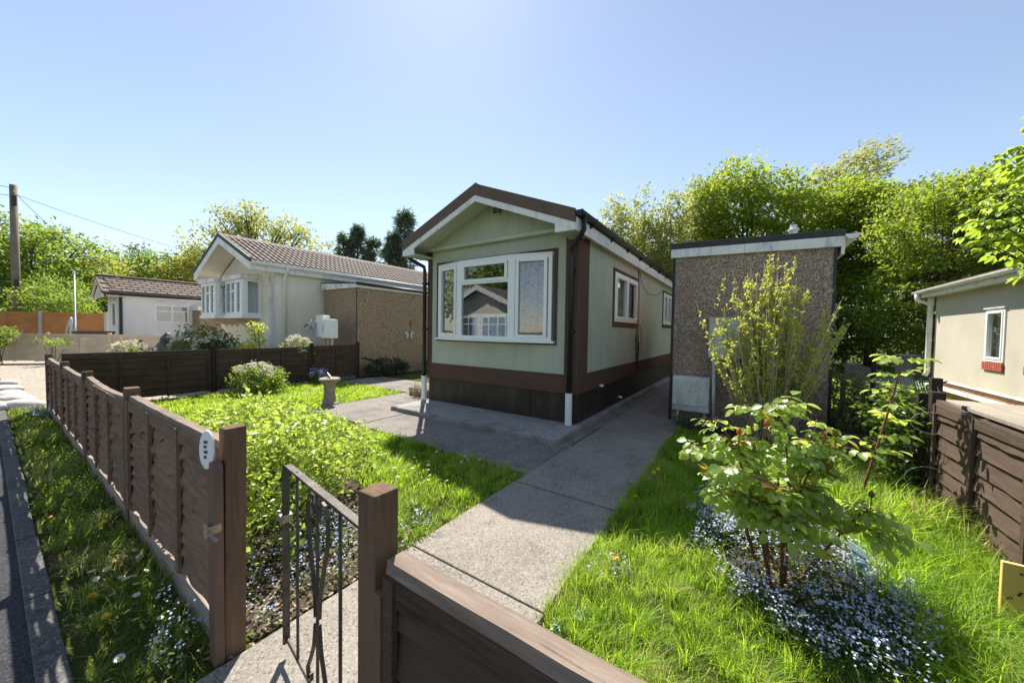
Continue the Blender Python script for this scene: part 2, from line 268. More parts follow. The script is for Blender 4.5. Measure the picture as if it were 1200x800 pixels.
# ------------------------------------------------------------------ mesh helpers
def link(o, mat=None, parent=None):
    COL.objects.link(o)
    if mat is not None: o.data.materials.append(mat)
    if parent is not None: o.parent = parent
    return o
def tag(o, label=None, cat=None, group=None, kind=None):
    if label: o['label'] = label
    if cat: o['category'] = cat
    if group: o['group'] = group
    if kind: o['kind'] = kind
    return o
def thing(name, label, cat, x, y, z=0.0, rz=0.0, group=None):
    o = bpy.data.objects.new(name, None); COL.objects.link(o); o.empty_display_size = 0.1
    o.location = P(x, y, z); o.rotation_euler = (0, 0, ROT + rz)
    return tag(o, label, cat, group)
class MB:
    def __init__(s): s.v = []; s.f = []
    def add(s, vs, fs):
        k = len(s.v); s.v += [tuple(v) for v in vs]; s.f += [tuple(i + k for i in f) for f in fs]; return s
    def box(s, x0, x1, y0, y1, z0, z1, m=None):
        vs = [(x0, y0, z0), (x1, y0, z0), (x1, y1, z0), (x0, y1, z0), (x0, y0, z1), (x1, y0, z1), (x1, y1, z1), (x0, y1, z1)]
        if m is not None: vs = [m @ Vector(v) for v in vs]
        return s.add(vs, [(0, 3, 2, 1), (4, 5, 6, 7), (0, 1, 5, 4), (1, 2, 6, 5), (2, 3, 7, 6), (3, 0, 4, 7)])
    def prism(s, poly, axis, a0, a1):
        """poly: 2-D outline, extruded along axis; 'y': poly is (x,z); 'x': (y,z); 'z': (x,y)"""
        def p3(p, a): return (p[0], a, p[1]) if axis == 'y' else ((a, p[0], p[1]) if axis == 'x' else (p[0], p[1], a))
        n = len(poly); vs = [p3(p, a0) for p in poly] + [p3(p, a1) for p in poly]
        return s.add(vs, [tuple(range(n)), tuple(range(2 * n - 1, n - 1, -1))] + [(i, i + n, (i + 1) % n + n, (i + 1) % n) for i in range(n)])
    def tube(s, pts, r, n=6, cap=True):
        pts = [Vector(p) for p in pts]; k = len(pts)
        rs = r if isinstance(r, (list, tuple)) else [r] * k
        vs, fs = [], []; side = None
        for i, p in enumerate(pts):
            d = (pts[min(i + 1, k - 1)] - pts[max(i - 1, 0)]).normalized()
            if side is None: side = d.orthogonal().normalized()
            side = side - d * side.dot(d)
            side = side.normalized() if side.length > 1e-6 else d.orthogonal().normalized()
            up = d.cross(side)
            for j in range(n):
                a = 2 * math.pi * j / n
                vs.append(p + (side * math.cos(a) + up * math.sin(a)) * rs[i])
        for i in range(k - 1):
            for j in range(n):
                fs.append((i * n + j, i * n + (j + 1) % n, (i + 1) * n + (j + 1) % n, (i + 1) * n + j))
        if cap: fs += [tuple(range(n - 1, -1, -1)), tuple((k - 1) * n + j for j in range(n))]
        return s.add(vs, fs)
    def lathe(s, prof, n=20, c=(0, 0, 0)):
        vs = [(c[0] + r * math.cos(2 * math.pi * j / n), c[1] + r * math.sin(2 * math.pi * j / n), c[2] + z) for r, z in prof for j in range(n)]
        k = len(prof)
        fs = [(i * n + j, i * n + (j + 1) % n, (i + 1) * n + (j + 1) % n, (i + 1) * n + j) for i in range(k - 1) for j in range(n)]
        fs += [tuple(range(n - 1, -1, -1)), tuple((k - 1) * n + j for j in range(n))]
        return s.add(vs, fs)
    def build(s, name, mat, parent=None, bevel=0, smooth=False):
        me = bpy.data.meshes.new(name); me.from_pydata(s.v, [], s.f); me.update()
        if smooth: me.polygons.foreach_set('use_smooth', [True] * len(me.polygons))
        o = link(bpy.data.objects.new(name, me), mat, parent)
        if bevel:
            b = o.modifiers.new('edge', 'BEVEL'); b.width = bevel; b.segments = 2; b.limit_method = 'ANGLE'; b.angle_limit = R(40)
        return o
def box(name, mat, parent, x0, x1, y0, y1, z0, z1, bevel=0):
    return MB().box(x0, x1, y0, y1, z0, z1).build(name, mat, parent, bevel)
def at_lot(o, x=0, y=0, z=0, rz=0.0):
    o.location = P(x, y, z); o.rotation_euler = (0, 0, ROT + rz); return o
def dup(o, parent=None, loc=None):
    c = o.copy(); COL.objects.link(c)
    if parent is not None: c.parent = parent
    if loc is not None: c.location = loc
    for ch in [x for x in COL.objects if x.parent == o]: dup(ch, c)
    return c
def wall_plane(mb, xs, zs, holes, y, t, axis='x'):
    """a wall of thickness t in the (axis,z) plane at y, with rectangular openings and their reveals"""
    X = sorted(set([xs[0], xs[1]] + [h[0] for h in holes] + [h[1] for h in holes]))
    Z = sorted(set([zs[0], zs[1]] + [h[2] for h in holes] + [h[3] for h in holes]))
    def p(a, b, c): return (a, b, c) if axis == 'x' else (b, a, c)
    def inh(x, z): return any(h[0] < x < h[1] and h[2] < z < h[3] for h in holes)
    for i in range(len(X) - 1):
        for j in range(len(Z) - 1):
            if inh((X[i] + X[i + 1]) / 2, (Z[j] + Z[j + 1]) / 2): continue
            for yy in (y, y + t):
                mb.add([p(X[i], yy, Z[j]), p(X[i + 1], yy, Z[j]), p(X[i + 1], yy, Z[j + 1]), p(X[i], yy, Z[j + 1])], [(0, 1, 2, 3)])
    for h in holes + [(xs[0], xs[1], zs[0], zs[1])]:
        for (a, b) in (((h[0], h[2]), (h[1], h[2])), ((h[1], h[2]), (h[1], h[3])), ((h[1], h[3]), (h[0], h[3])), ((h[0], h[3]), (h[0], h[2]))):
            mb.add([p(a[0], y, a[1]), p(b[0], y, b[1]), p(b[0], y + t, b[1]), p(a[0], y + t, a[1])], [(0, 1, 2, 3)])
    return mb

def tiled(name, V, faces, mat, tint, parent=None, smooth=False):
    """N copies of one small face template as ONE mesh; V is (N,k,3), tint (N,)"""
    n, k, _ = V.shape
    me = bpy.data.meshes.new(name)
    tl = np.concatenate([np.array(f) for f in faces]); sizes = np.array([len(f) for f in faces])
    loops = (np.arange(n)[:, None] * k + tl[None, :]).ravel().astype(np.int32)
    tot = np.tile(sizes, n); start = np.concatenate([[0], np.cumsum(tot)[:-1]]).astype(np.int32)
    me.vertices.add(n * k); me.vertices.foreach_set('co', V.astype(np.float32).ravel())
    me.loops.add(len(loops)); me.loops.foreach_set('vertex_index', loops)
    me.polygons.add(len(tot)); me.polygons.foreach_set('loop_start', start)
    if smooth: me.polygons.foreach_set('use_smooth', np.ones(len(tot), bool))
    me.update(calc_edges=True)
    a = me.attributes.new('tint', 'FLOAT', 'POINT'); a.data.foreach_set('value', np.repeat(tint.astype(np.float32), k))
    return link(bpy.data.objects.new(name, me), mat, parent)
def unit(a): return a / np.maximum(np.linalg.norm(a, axis=-1, keepdims=True), 1e-9)
DIAMOND = (np.array([(0, 0, 0), (-.5, .45, .1), (0, 1, -.08), (.5, .45, .1)], float), [(0, 1, 2), (0, 2, 3)])
def _ovate():
    t = [0, .2, .45, .7, .9, 1]; w = [0, .36, .5, .4, .18, 0]
    c = [(0, tt, -.22 * tt * tt) for tt in t]
    l = [(-w[i], t[i], -.22 * t[i] ** 2 + .16 * w[i]) for i in range(1, 5)]
    r = [(w[i], t[i], -.22 * t[i] ** 2 + .16 * w[i]) for i in range(1, 5)]
    f = [(0, 1, 6), (1, 2, 7, 6), (2, 3, 8, 7), (3, 4, 9, 8), (4, 5, 9), (0, 10, 1), (1, 10, 11, 2), (2, 11, 12, 3), (3, 12, 13, 4), (4, 13, 5)]
    return np.array(c + l + r), f
OVATE = _ovate()
OBOV = (np.array([(0, 0, 0), (-.2, .35, .03), (-.48, .72, .06), (0, 1, -.22), (.48, .72, .06), (.2, .35, .03), (0, .55, -.06)], float),
        [(0, 1, 6), (1, 2, 6), (2, 3, 6), (3, 4, 6), (4, 5, 6), (5, 0, 6)])
def leaves(name, Pt, D, Nn, L, W, mat, tint, parent=None, tpl=DIAMOND, smooth=False):
    D = unit(D); S = unit(np.cross(D, Nn)); Nn = np.cross(S, D)
    T, f = tpl
    V = (Pt[:, None, :] + S[:, None, :] * (T[None, :, 0:1] * W[:, None, None]) + D[:, None, :] * (T[None, :, 1:2] * L[:, None, None])
         + Nn[:, None, :] * (T[None, :, 2:3] * L[:, None, None]))
    return tiled(name, V, f, mat, tint, parent, smooth)
def clump_leaves(C, n_per, rad, flat=0.7, g=None):
    g = g or rng
    n = len(C) * n_per
    off = g.normal(size=(n, 3)) * rad * 0.55; off[:, 2] *= flat
    pts = np.repeat(C, n_per, 0) + off
    return pts, off
def lobes_points(lobes, n, shell=0.5, g=None):
    g = g or rng
    vol = np.array([l[3] * l[4] * l[5] for l in lobes]) ** 0.75; pick = g.choice(len(lobes), n, p=vol / vol.sum())
    Lb = np.array(lobes)[pick]
    d = unit(g.normal(size=(n, 3))); r = (shell ** 2 + (1 - shell ** 2) * g.random(n)) ** 0.5
    return Lb[:, :3] + d * r[:, None] * Lb[:, 3:6], d
def bez(a, b, sag=0.0, n=6, wob=0.0):
    a, b = Vector(a), Vector(b); out = []
    mid = (a + b) / 2 + Vector((0, 0, sag)); mid += Vector((random.uniform(-wob, wob), random.uniform(-wob, wob), 0))
    for i in range(n + 1):
        t = i / n; out.append(a * (1 - t) ** 2 + mid * 2 * t * (1 - t) + b * t * t)
    return out
def tree(name, label, cat, base, lobes, n_clumps, n_per, leaf, crad, mat, trunk_r=0.15, trunk_h=None, group=None, seed=1, shell=0.45,
         n_limbs=26, twigs=1, bark='bark', aspect=0.62, droop=0.0, wind=(0, 0, 0), flat=0.7, crown='crown', limb_r=None, multi=0, tint_top=False, lift=0.5):
    """base: world (x,y); lobes: world-offset ellipsoids (cx,cy,cz,rx,ry,rz) around the base; trunk with limbs under a leaf crown"""
    g = np.random.default_rng(seed); random.seed(seed)
    o = bpy.data.objects.new(name, None); COL.objects.link(o); o.location = (base[0], base[1], 0); tag(o, label, cat, group)
    C, dirs = lobes_points(lobes, n_clumps, shell, g)
    C = C[C[:, 2] > 0.12]
    pts, off = clump_leaves(C, n_per, crad, flat, g)
    n = len(pts)
    pts[:, 2] = np.maximum(pts[:, 2], 0.04)
    D = unit(off + g.normal(size=(n, 3)) * crad * 0.5) + np.array(wind) + np.array([0, 0, -droop])
    Nn = unit(g.normal(size=(n, 3)) * 0.75 + np.array([0, 0, 0.8]))
    L = leaf * g.uniform(0.65, 1.3, n); W = L * aspect * g.uniform(0.8, 1.2, n)
    t = g.random(n) * 0.6 + np.repeat(g.random(len(C)), n_per) * 0.4
    zmax = max(l[2] + l[5] for l in lobes); zmin = max(0, min(l[2] - l[5] for l in lobes))
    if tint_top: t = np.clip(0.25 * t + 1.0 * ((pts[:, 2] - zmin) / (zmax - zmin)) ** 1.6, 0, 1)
    leaves(crown, pts, D, Nn, L, W, mat, t, o)
    th = trunk_h or zmin + (zmax - zmin) * 0.55
    lr = limb_r or trunk_r * 0.4
    tm = MB()
    if multi:
        for i in range(multi):
            c = C[g.integers(len(C))]
            b0 = (random.uniform(-.12, .12) * (1 + trunk_r), random.uniform(-.12, .12) * (1 + trunk_r), -0.03)
            pp = bez(b0, c, lift * 0.5, 5, 0.1); tm.tube(pp, [trunk_r * (1 - 0.8 * i2 / 5) for i2 in range(6)], 5)
    else:
        pp = [(0, 0, -0.1), (0.05 * trunk_r, 0, th * 0.2), (random.uniform(-.3, .3) * trunk_r * 2, random.uniform(-.3, .3) * trunk_r * 2, th * 0.6), (random.uniform(-.5, .5) * trunk_r * 3, 0, th)]
        tm.tube(pp, [trunk_r * 1.25, trunk_r, trunk_r * 0.75, trunk_r * 0.4], 8)
        sel = g.choice(len(C), min(n_limbs, len(C)), replace=False)
        for q in sel:
            c = C[q]; h0 = min(th * random.uniform(0.35, 1.0), max(0.1, c[2]))
            a = Vector((0, 0, h0)); bb = bez(a, c, lift * abs(c[2] - h0) * 0.2 - 0.1, 5, 0.25)
            r0 = lr * random.uniform(0.6, 1.1); tm.tube(bb, [r0 * (1 - 0.85 * i2 / 5) for i2 in range(6)], 5)
            for w in range(twigs):
                s = bb[random.randint(2, 4)]; c2 = C[g.integers(len(C))]
                if (Vector(c2) - s).length < (zmax - zmin) * 0.35: tm.tube(bez(s, c2, 0, 4, 0.1), [r0 * 0.4, r0 * 0.3, r0 * 0.22, r0 * 0.15, r0 * 0.08], 4)
    tm.build('trunk' if not multi else 'stems', M[bark], o, smooth=True)
    return o

# ------------------------------------------------------------------ ground, road, paths
def sheet(name, x0, x1, y0, y1, z, mat, kind='structure', jag=0.0, n=1):
    if n == 1: vs = [(x0, y0, 0), (x1, y0, 0), (x1, y1, 0), (x0, y1, 0)]
    else:
        t = np.linspace(0, 1, n)
        vs = [(x0 + (x1 - x0) * a, y0 + random.uniform(-jag, jag), 0) for a in t] + [(x1 + random.uniform(-jag, jag), y0 + (y1 - y0) * a, 0) for a in t[1:]] \
            + [(x1 + (x0 - x1) * a, y1 + random.uniform(-jag, jag), 0) for a in t[1:]] + [(x0 + random.uniform(-jag, jag), y1 + (y0 - y1) * a, 0) for a in t[1:-1]]
    o = MB().add(vs, [tuple(range(len(vs)))]).build(name, mat); at_lot(o, 0, 0, z)
    return tag(o, kind=kind)
mg, nt, b = new_mat('lawn_soil')
v = coords(nt, rnd=False)
col = ramp(nt, noise(nt, v, 2.5, 8), [(0.3, (0.05, 0.06, 0.02)), (0.55, (0.085, 0.11, 0.025)), (0.75, (0.14, 0.13, 0.05))])
nt.links.new(col, b.inputs['Base Color']); b.inputs['Roughness'].default_value = 1; b.inputs['Specular IOR Level'].default_value = 0.05
bump(nt, b, noise(nt, v, 40, 8, 0.8), 0.8, 0.03)
sheet('ground', -400, 400, -400, 400, 0.0, mg)
sheet('road', -60, 40, -6.0, -0.515, 0.006, M['asphalt'])
kb = MB()
for i in range(46):
    x0 = -38 + i * 0.915; dz = random.uniform(-.006, .006)
    kb.box(x0, x0 + 0.908, -0.515, -0.425 + random.uniform(-.008, .008), -0.05, 0.026 + dz)
tag(at_lot(kb.build('kerb', M['kerb'], bevel=0.006)), kind='structure')
sheet('gravel_drive', -32, -8.98, -0.38, 9.5, 0.006, M['gravel'])
sheet('neighbour_drive', -32, -18, 9.5, 40, 0.005, M['gravel'])
# garden path in cast slabs
pth = MB()
y = -0.35
for ln in (1.35, 1.28, 1.3, 1.24, 1.35, 1.3, 1.3, 1.3, 1.3, 1.3, 1.3):
    w = random.uniform(-.012, .012)
    pth.box(-1.02 + w, 0.0 + w, y, y + ln - 0.014, -0.05, 0.028 + random.uniform(-.004, .004)); y += ln
tag(at_lot(pth.build('path', M['conc'], bevel=0.008)), kind='structure')
pt = MB()
for (x0, x1, y0, y1) in ((-2.55, -1.034, 2.5, 3.9), (-4.1, -2.562, 2.55, 3.9), (-5.75, -4.112, 2.62, 3.98), (-5.75, -4.56, 3.992, 6.2), (-5.75, -4.56, 6.212, 9.2), (-5.75, -4.56, 9.212, 14), (-8.6, -5.762, 4.9, 6.2), (-1.3, -1.036, 3.912, 13.0)):
    pt.box(x0, x1, y0, y1, -0.05, 0.024 + random.uniform(-.003, .003))
tag(at_lot(pt.build('patio', M['patio'], bevel=0.006)), kind='structure')
pl = MB()
n = 30
fr = [(-4.52 + (3.3) * i / n, 3.50 + random.uniform(-.025, .025)) for i in range(n + 1)]
sd = [(-1.19 + random.uniform(-.018, .018), 3.58 + (9.0) * i / 40) for i in range(41)]
pl.prism(fr + sd + [(-1.35, 12.6), (-4.52, 12.6)], 'z', 0.0, 0.095)
tag(at_lot(pl.build('concrete_base', M['plinth'], bevel=0.012)), kind='structure')
# planting beds (bare soil shows between plants)
def bed(name, poly, z, mat):
    return tag(at_lot(MB().add([(x, y, 0) for x, y in poly], [tuple(range(len(poly)))]).build(name, mat), 0, 0, z), kind='structure')
BED_R = [(0.6, 3.0), (0.5, 2.5), (0.58, 2.0), (0.85, 1.62), (1.2, 1.38), (1.5, 1.42), (1.66, 1.8), (1.6, 2.4), (1.4, 2.9), (1.05, 3.15)]
BED_L = [(-1.06, 0.08), (-1.05, 0.8), (-1.4, 1.15), (-2.3, 1.4), (-3.4, 1.3), (-3.9, 1.0), (-3.9, 0.08)]
bed('soil', BED_R, 0.008, M['soil']); bed('soil', BED_L, 0.008, M['soil'])
bed('soil', [(0.02, 5.2), (0.0, 5.92), (2.18, 5.92), (2.18, 4.2), (1.7, 3.9), (1.3, 4.6)], 0.008, M['soil'])
bed('soil', [(-8.88, 0.08), (-8.88, 5.6), (-8.3, 5.6), (-8.2, 2.0), (-8.4, 0.08)], 0.008, M['soil'])
bed('soil', [(-9.1, 5.7), (-9.1, 9), (-8.62, 9), (-8.62, 5.7)], 0.008, M['soil'])

def inpoly(x, y, poly):
    r = np.zeros(len(x), bool); n = len(poly)
    for i in range(n):
        x0, y0 = poly[i]; x1, y1 = poly[(i + 1) % n]
        c = ((y0 > y) != (y1 > y)) & (x < (x1 - x0) * (y - y0) / (y1 - y0 + 1e-12) + x0); r ^= c
    return r
def wave(x, y, s=1.0, ph=0.0):
    return (np.sin(x * 2.1 * s + ph) * np.sin(y * 2.7 * s + 1.3 * ph) + 0.6 * np.sin(x * 5.3 * s + 2 + ph) * np.sin(y * 4.9 * s + ph) + 0.4 * np.sin((x + y) * 9.7 * s)) / 2
def grass(name, x0, x1, y0, y1, dens, h, mat, label, keep=None, wid=0.0042, seed=3, lean=0.55, hmod=0.6, far=4.5, tuft=0.0, bare=0.75):
    """blades of grass as one mesh; a share of them (tuft) grows in fountain-like tufts"""
    g = np.random.default_rng(seed)
    n = int((x1 - x0) * (y1 - y0) * dens); x = g.uniform(x0, x1, n); y = g.uniform(y0, y1, n)
    nt_ = int(n * tuft); k = max(1, nt_ // 55)
    tx_, ty_, th_ = g.uniform(x0, x1, k), g.uniform(y0, y1, k), g.uniform(0.8, 1.9, k)
    own = g.integers(k, size=n); ist = np.arange(n) < nt_
    ang = g.uniform(0, 2 * np.pi, n); rad = np.abs(g.normal(0, 0.028, n))
    x = np.where(ist, tx_[own] + np.cos(ang) * rad, x); y = np.where(ist, ty_[own] + np.sin(ang) * rad, y)
    w = Pa(x, y, np.zeros(n)); dist = np.hypot(w[:, 0], w[:, 1])
    ok = g.random(n) < np.clip((far / np.maximum(dist, .5)) ** 1.1, 0.12, 1)
    ok &= (wave(x, y, 2.3, 1.0) + bare > g.random(n) * 0.5) | ist
    if keep is not None: ok &= keep(x, y)
    x, y, w, dist, ist, own, ang = x[ok], y[ok], w[ok], dist[ok], ist[ok], own[ok], ang[ok]; n = len(x)
    cl = wave(x, y, 1.3, 2.2) + 0.6 * wave(x, y, 4.1, 0.7)
    H = h * np.clip(1 + hmod * cl, 0.3, 2.4) * g.uniform(0.4, 1.3, n)
    H = np.where(ist, h * th_[own] * g.uniform(0.6, 1.15, n), H)
    a = np.where(ist, ang + ROT, g.uniform(0, 2 * np.pi, n)); a2 = 2.5 * wave(x, y, 1.7, 4.0)
    m2 = np.where(ist, 0.15, 0.6)
    dx = np.cos(a) * 0.75 + np.cos(a2) * m2; dy = np.sin(a) * 0.75 + np.sin(a2) * m2
    b = lean * g.uniform(0.25, 1.6, n) * np.where(ist, 1.25, 1.0)
    sa = g.uniform(0, 2 * np.pi, n); sx, sy = np.cos(sa), np.sin(sa)
    wd = wid * g.uniform(0.6, 1.3, n) * np.clip(dist / 3.2, 0.7, 2.4)
    V = np.zeros((n, 7, 3))
    def at(t, s, k):
        V[:, k, 0] = w[:, 0] + dx * H * b * t ** 2 + sx * wd * s; V[:, k, 1] = w[:, 1] + dy * H * b * t ** 2 + sy * wd * s
        V[:, k, 2] = H * (t - 0.38 * b * t ** 2.4)
    at(0, -.4, 0); at(0, .4, 1); at(.42, .5, 2); at(.42, -.5, 3); at(.76, .34, 4); at(.76, -.34, 5); at(1, 0, 6)
    V[:, :, 2] = np.maximum(V[:, :, 2], 0.004)
    t = np.clip(g.random(n) * 0.8 + 0.3 * cl + 0.1, 0, 1)
    o = tiled(name, V, [(0, 1, 2, 3), (3, 2, 4, 5), (5, 4, 6)], mat, t)
    return tag(o, label, 'grass', kind='stuff')
def lawn_keep(x, y):
    k = np.ones(len(x), bool)
    k &= ~((x > -1.03) & (x < -0.03) & (y > -0.4))
    k &= ~((x < -1.02) & (y > 2.46 + 0.0) & (x > -5.8) & ~((y < 2.52)))
    k &= ~((x > -8.6) & (x < -5.7) & (y > 4.85))
    k &= ~inpoly(x, y, BED_L) | (x < -2.8)
    k &= ~((x < -1.0) & (x > -2.0) & (y < 1.0))
    k &= ~inpoly(x, y, [(0.8, 2.85), (0.68, 2.3), (0.85, 1.75), (1.15, 1.5), (1.5, 1.7), (1.6, 2.4), (1.35, 2.9)])
    k &= ~((x > -0.15) & (y > 5.15))
    return k
grass('lawn_grass', -8.85, -0.98, 0.1, 5.0, 5600, 0.085, M['grass'], 'bright green unmown lawn grass left of the concrete path', lawn_keep, seed=3, tuft=.3, lean=.7)
grass('lawn_grass', -0.06, 2.15, 0.06, 5.4, 9000, 0.1, M['grass'], 'bright green long lawn grass right of the concrete path', lawn_keep, seed=4, wid=0.0044, tuft=.32, lean=.75, hmod=.7)
grass('long_grass', 1.5, 2.18, 1.2, 4.3, 5200, 0.26, M['grass'], 'tall uncut grass along the foot of the right hand board fence', None, seed=5, lean=0.9, wid=0.0052)
grass('verge_grass', -9.3, -1.0, -0.41, -0.03, 7500, 0.09, M['grass_verge'], 'rough dark grass verge between kerb and front fence', lambda x, y: (y > -0.41 + 0.05 * (1 + np.sin(x * 9)) * np.random.default_rng(1).random(len(x)) + 0.08 * np.clip(wave(x, y, 2.2, 3), 0, 1)), seed=6, wid=0.0042, lean=0.95, tuft=.5, hmod=.8, bare=.35)
grass('neighbour_grass', 2.3, 6.5, 6.5, 15, 900, 0.1, M['grass'], 'sunlit neighbouring lawn beyond the wire mesh fence', None, seed=8, wid=0.007, far=12)
tag(bpy.data.objects['neighbour_grass'], kind='stuff')
grass('dry_grass', -9.3, -1.0, -0.43, -0.25, 1500, 0.03, M['dry_leaf'], 'dead dry grass clippings along the kerb edge', None, seed=9, wid=0.004, lean=1.6)

grass('joint_weeds', -1.1, -0.98, 2.4, 9.0, 900, 0.04, M['grass_verge'], 'small weeds growing in the joint between path and concrete base', None, seed=14, lean=1.2, tuft=.8)
grass('joint_weeds', -4.4, -1.3, 3.40, 3.5, 500, 0.035, M['grass_verge'], 'small weeds along the front edge of the concrete base', None, seed=15, lean=1.2, tuft=.85)
grass('joint_weeds', -1.02, 0.0, 0.985, 1.005, 2500, 0.03, M['grass_verge'], 'small weeds in the nearest joint across the path', None, seed=16, lean=1.2, tuft=.9)
# ------------------------------------------------------------------ fences
def lap_boards(mb, x0, x1, z0, z1, nb, y=0.0, t=0.012, wav=0.016, seed=0, tilt=0.026):
    """overlapping waney boards: each a thin slab whose lower edge wanders"""
    rr = random.Random(seed); hz = (z1 - z0) / nb; n = 44
    for k in range(nb):
        za = z0 + k * hz; zb = za + hz * 1.18
        vs = []; ph = [rr.uniform(0, 6) for _ in range(3)]; am = wav * rr.uniform(0.5, 1.5)
        for i in range(n + 1):
            x = x0 + (x1 - x0) * i / n
            dz = am * (math.sin(x * 5 + ph[0]) + 0.6 * math.sin(x * 13 + ph[1]) + 0.5 * math.sin(x * 29 + ph[2])) * 0.8 + rr.uniform(-.25, .25) * wav
            wy = wav * (0.38 * math.sin(x * 7 + ph[2]) + 0.25 * math.sin(x * 23 + ph[0]))
            if k == 0: dz *= 0.2
            zt = min(zb, z1 - 0.004)
            vs += [(x, y - tilt + wy, za + dz), (x, y - 0.001 + wy * 0.3, zt), (x, y + t, zt), (x, y - tilt + t + wy, za + dz)]
        fs = []
        for i in range(n):
            a, b = i * 4, i * 4 + 4
            fs += [(a, b, b + 1, a + 1), (a + 1, b + 1, b + 2, a + 2), (a + 2, b + 2, b + 3, a + 3), (a + 3, b + 3, b, a)]
        mb.add(vs, fs)
def fence_panel(parent, x0, x1, z0, z1, wood_m, cap_m, seed=0, axis='x', nbat=2, nb=7, sag=0.0, off=0.0, capw=0.05, wav=0.016):
    """a lap panel running along x (or y) at offset off: boards mesh, with cap rail and battens as its sub-parts"""
    mb = MB(); lap_boards(mb, x0, x1, z0 + 0.02, z1 - 0.01, nb, seed=seed, wav=wav)
    o = mb.build('fence_panel', wood_m, parent)
    n = 14; cp = MB(); rr = random.Random(seed + 5)
    vs = []
    for i in range(n + 1):
        x = x0 + (x1 - x0) * i / n; dz = -sag * math.sin(math.pi * i / n) + rr.uniform(-.002, .002)
        vs += [(x, -capw / 2, z1 - 0.012 + dz), (x, capw / 2, z1 - 0.012 + dz), (x, capw / 2 - .004, z1 + 0.022 + dz), (x, -capw / 2 + .004, z1 + 0.022 + dz)]
    fs = [(3, 2, 1, 0), (n * 4, n * 4 + 1, n * 4 + 2, n * 4 + 3)]
    for i in range(n):
        a, c = i * 4, i * 4 + 4
        for q in range(4): fs.append((a + q, a + (q + 1) % 4, c + (q + 1) % 4, c + q))
    cp.add(vs, fs).build('cap_rail', cap_m, o)
    # a rail board just under the cap, on the face
    MB().box(x0, x1, -0.034, -0.021, z1 - 0.085, z1 - 0.013).build('top_rail', wood_m, o, bevel=0.003)
    for i in range(nbat + 2):
        xb = x0 + 0.02 + (x1 - x0 - 0.04) * i / (nbat + 1)
        for ys in ((-0.042, -0.022), (0.016, 0.034)):
            MB().box(xb - 0.019, xb + 0.019, ys[0], ys[1], z0, z1 - 0.014).build('batten', wood_m, o, bevel=0.002)
    if axis == 'y': o.rotation_euler = (0, 0, R(90))
    if axis == 'y-': o.rotation_euler = (0, 0, R(-90))
    o.location = (0, off, 0) if axis == 'x' else (off, 0, 0)
    return o
def post(parent, x, y, h, m, w=0.08, lean=(0, 0), name='post'):
    mb = MB().box(-w / 2, w / 2, -w / 2, w / 2, -0.05, h)
    mb.v = [(a[0] + lean[0] * a[2], a[1] + lean[1] * a[2], a[2] + random.uniform(-.003, .003)) for a in mb.v]
    o = mb.build(name, m, parent, bevel=0.005); o.location = (x, y, 0); return o

# front boundary fence, left of the gate: four panels, five posts
ff = thing('panel_fence', 'weathered brown lap panel fence along the road verge left of the gate', 'fence', 0, 0)
xs = [-1.075, -2.98, -4.95, -6.92, -8.92]
for i, x in enumerate(xs):
    post(ff, x, 0.0, [1.05, 1.03, 1.0, 0.98, 0.99][i], M['wood_v'], lean=(random.uniform(-.012, .012), random.uniform(-.01, .01)))
for i in range(4):
    a, bb = xs[i + 1] + 0.042, xs[i] - 0.042
    z1 = [0.955, 0.93, 0.90, 0.90][i]
    fence_panel(ff, a, bb, 0.14, z1, M['wood'], M['wood_cap'], seed=i + 3, sag=[0.006, 0.028, 0.012, 0.012][i], nb=10)
    gb = MB(); gb.box(a, bb, -0.03, 0.02, -0.02, 0.135); gb.build('gravel_board', M['gravelboard'], ff, bevel=0.004)
# painted batten on the gate side of the near post and the latch keeper
bt = MB(); pr = [(-0.035, 0), (0.035, 0), (0.035, 0.86)] + [(0.035 * math.cos(a), 0.86 + 0.035 * math.sin(a)) for a in np.linspace(0, math.pi, 9)[1:-1]] + [(-0.035, 0.86)]
bt.prism(pr, 'y', -0.078, -0.0415); o = bt.build('latch_batten', M['wood_paint'], ff, bevel=0.004); o.location = (-1.06, 0, 0.02)
lt = MB().box(-0.05, -0.044, -0.105, -0.05, 0.612, 0.648).box(-0.1, -0.044, -0.097, -0.089, 0.62, 0.645).box(-0.044, 0.045, -0.1, -0.09, 0.618, 0.632).tube([(-0.05, -0.105, 0.6), (-0.05, -0.105, 0.665)], 0.006)
o = lt.build('latch_keeper', M['steel'], ff, bevel=0.0015); o.location = (-0.98, 0.0, 0.0)
pq = MB(); out = [(0.03 * math.cos(a) * (1 if abs(math.sin(a)) < .8 else .9), 0.085 * math.sin(a)) for a in np.linspace(0, 2 * math.pi, 24, endpoint=False)]
pq.prism(out, 'y', -0.006, 0.006)
q = thing('house_plaque', 'small white oval plaque fixed on the post beside the gate', 'plaque', -1.085, -0.08, 0.965, R(38))
pq.build('plate', M['white'], q, bevel=0.003)
mk = MB()
for i, zz in enumerate((0.035, 0.015, -0.008, -0.03)): mk.box(-0.008, 0.006 - 0.004 * (i % 2), -0.0085, -0.0065, zz - 0.006, zz + 0.006)
mk.build('lettering', M['ink'], q)
# fence right of the gate
fr_ = thing('panel_fence', 'dark brown board fence in the foreground right of the gate post', 'fence', 0, 0)
post(fr_, -0.004, 0, 1.05, M['wood_v'], w=0.078)
MB().box(-0.016, 0.016, -0.02, 0.02, 0, 0.80).build('post_batten', M['wood_v'], fr_, bevel=0.003).location = (0.052, -0.026, 0)
o = fence_panel(fr_, 0.072, 1.86, 0.02, 0.865, M['wood_dark'], M['wood_cap'], seed=21, nbat=1, nb=6, wav=0.006, capw=0.06, off=0.0)
post(fr_, 1.92, 0, 1.0, M['wood_v'])
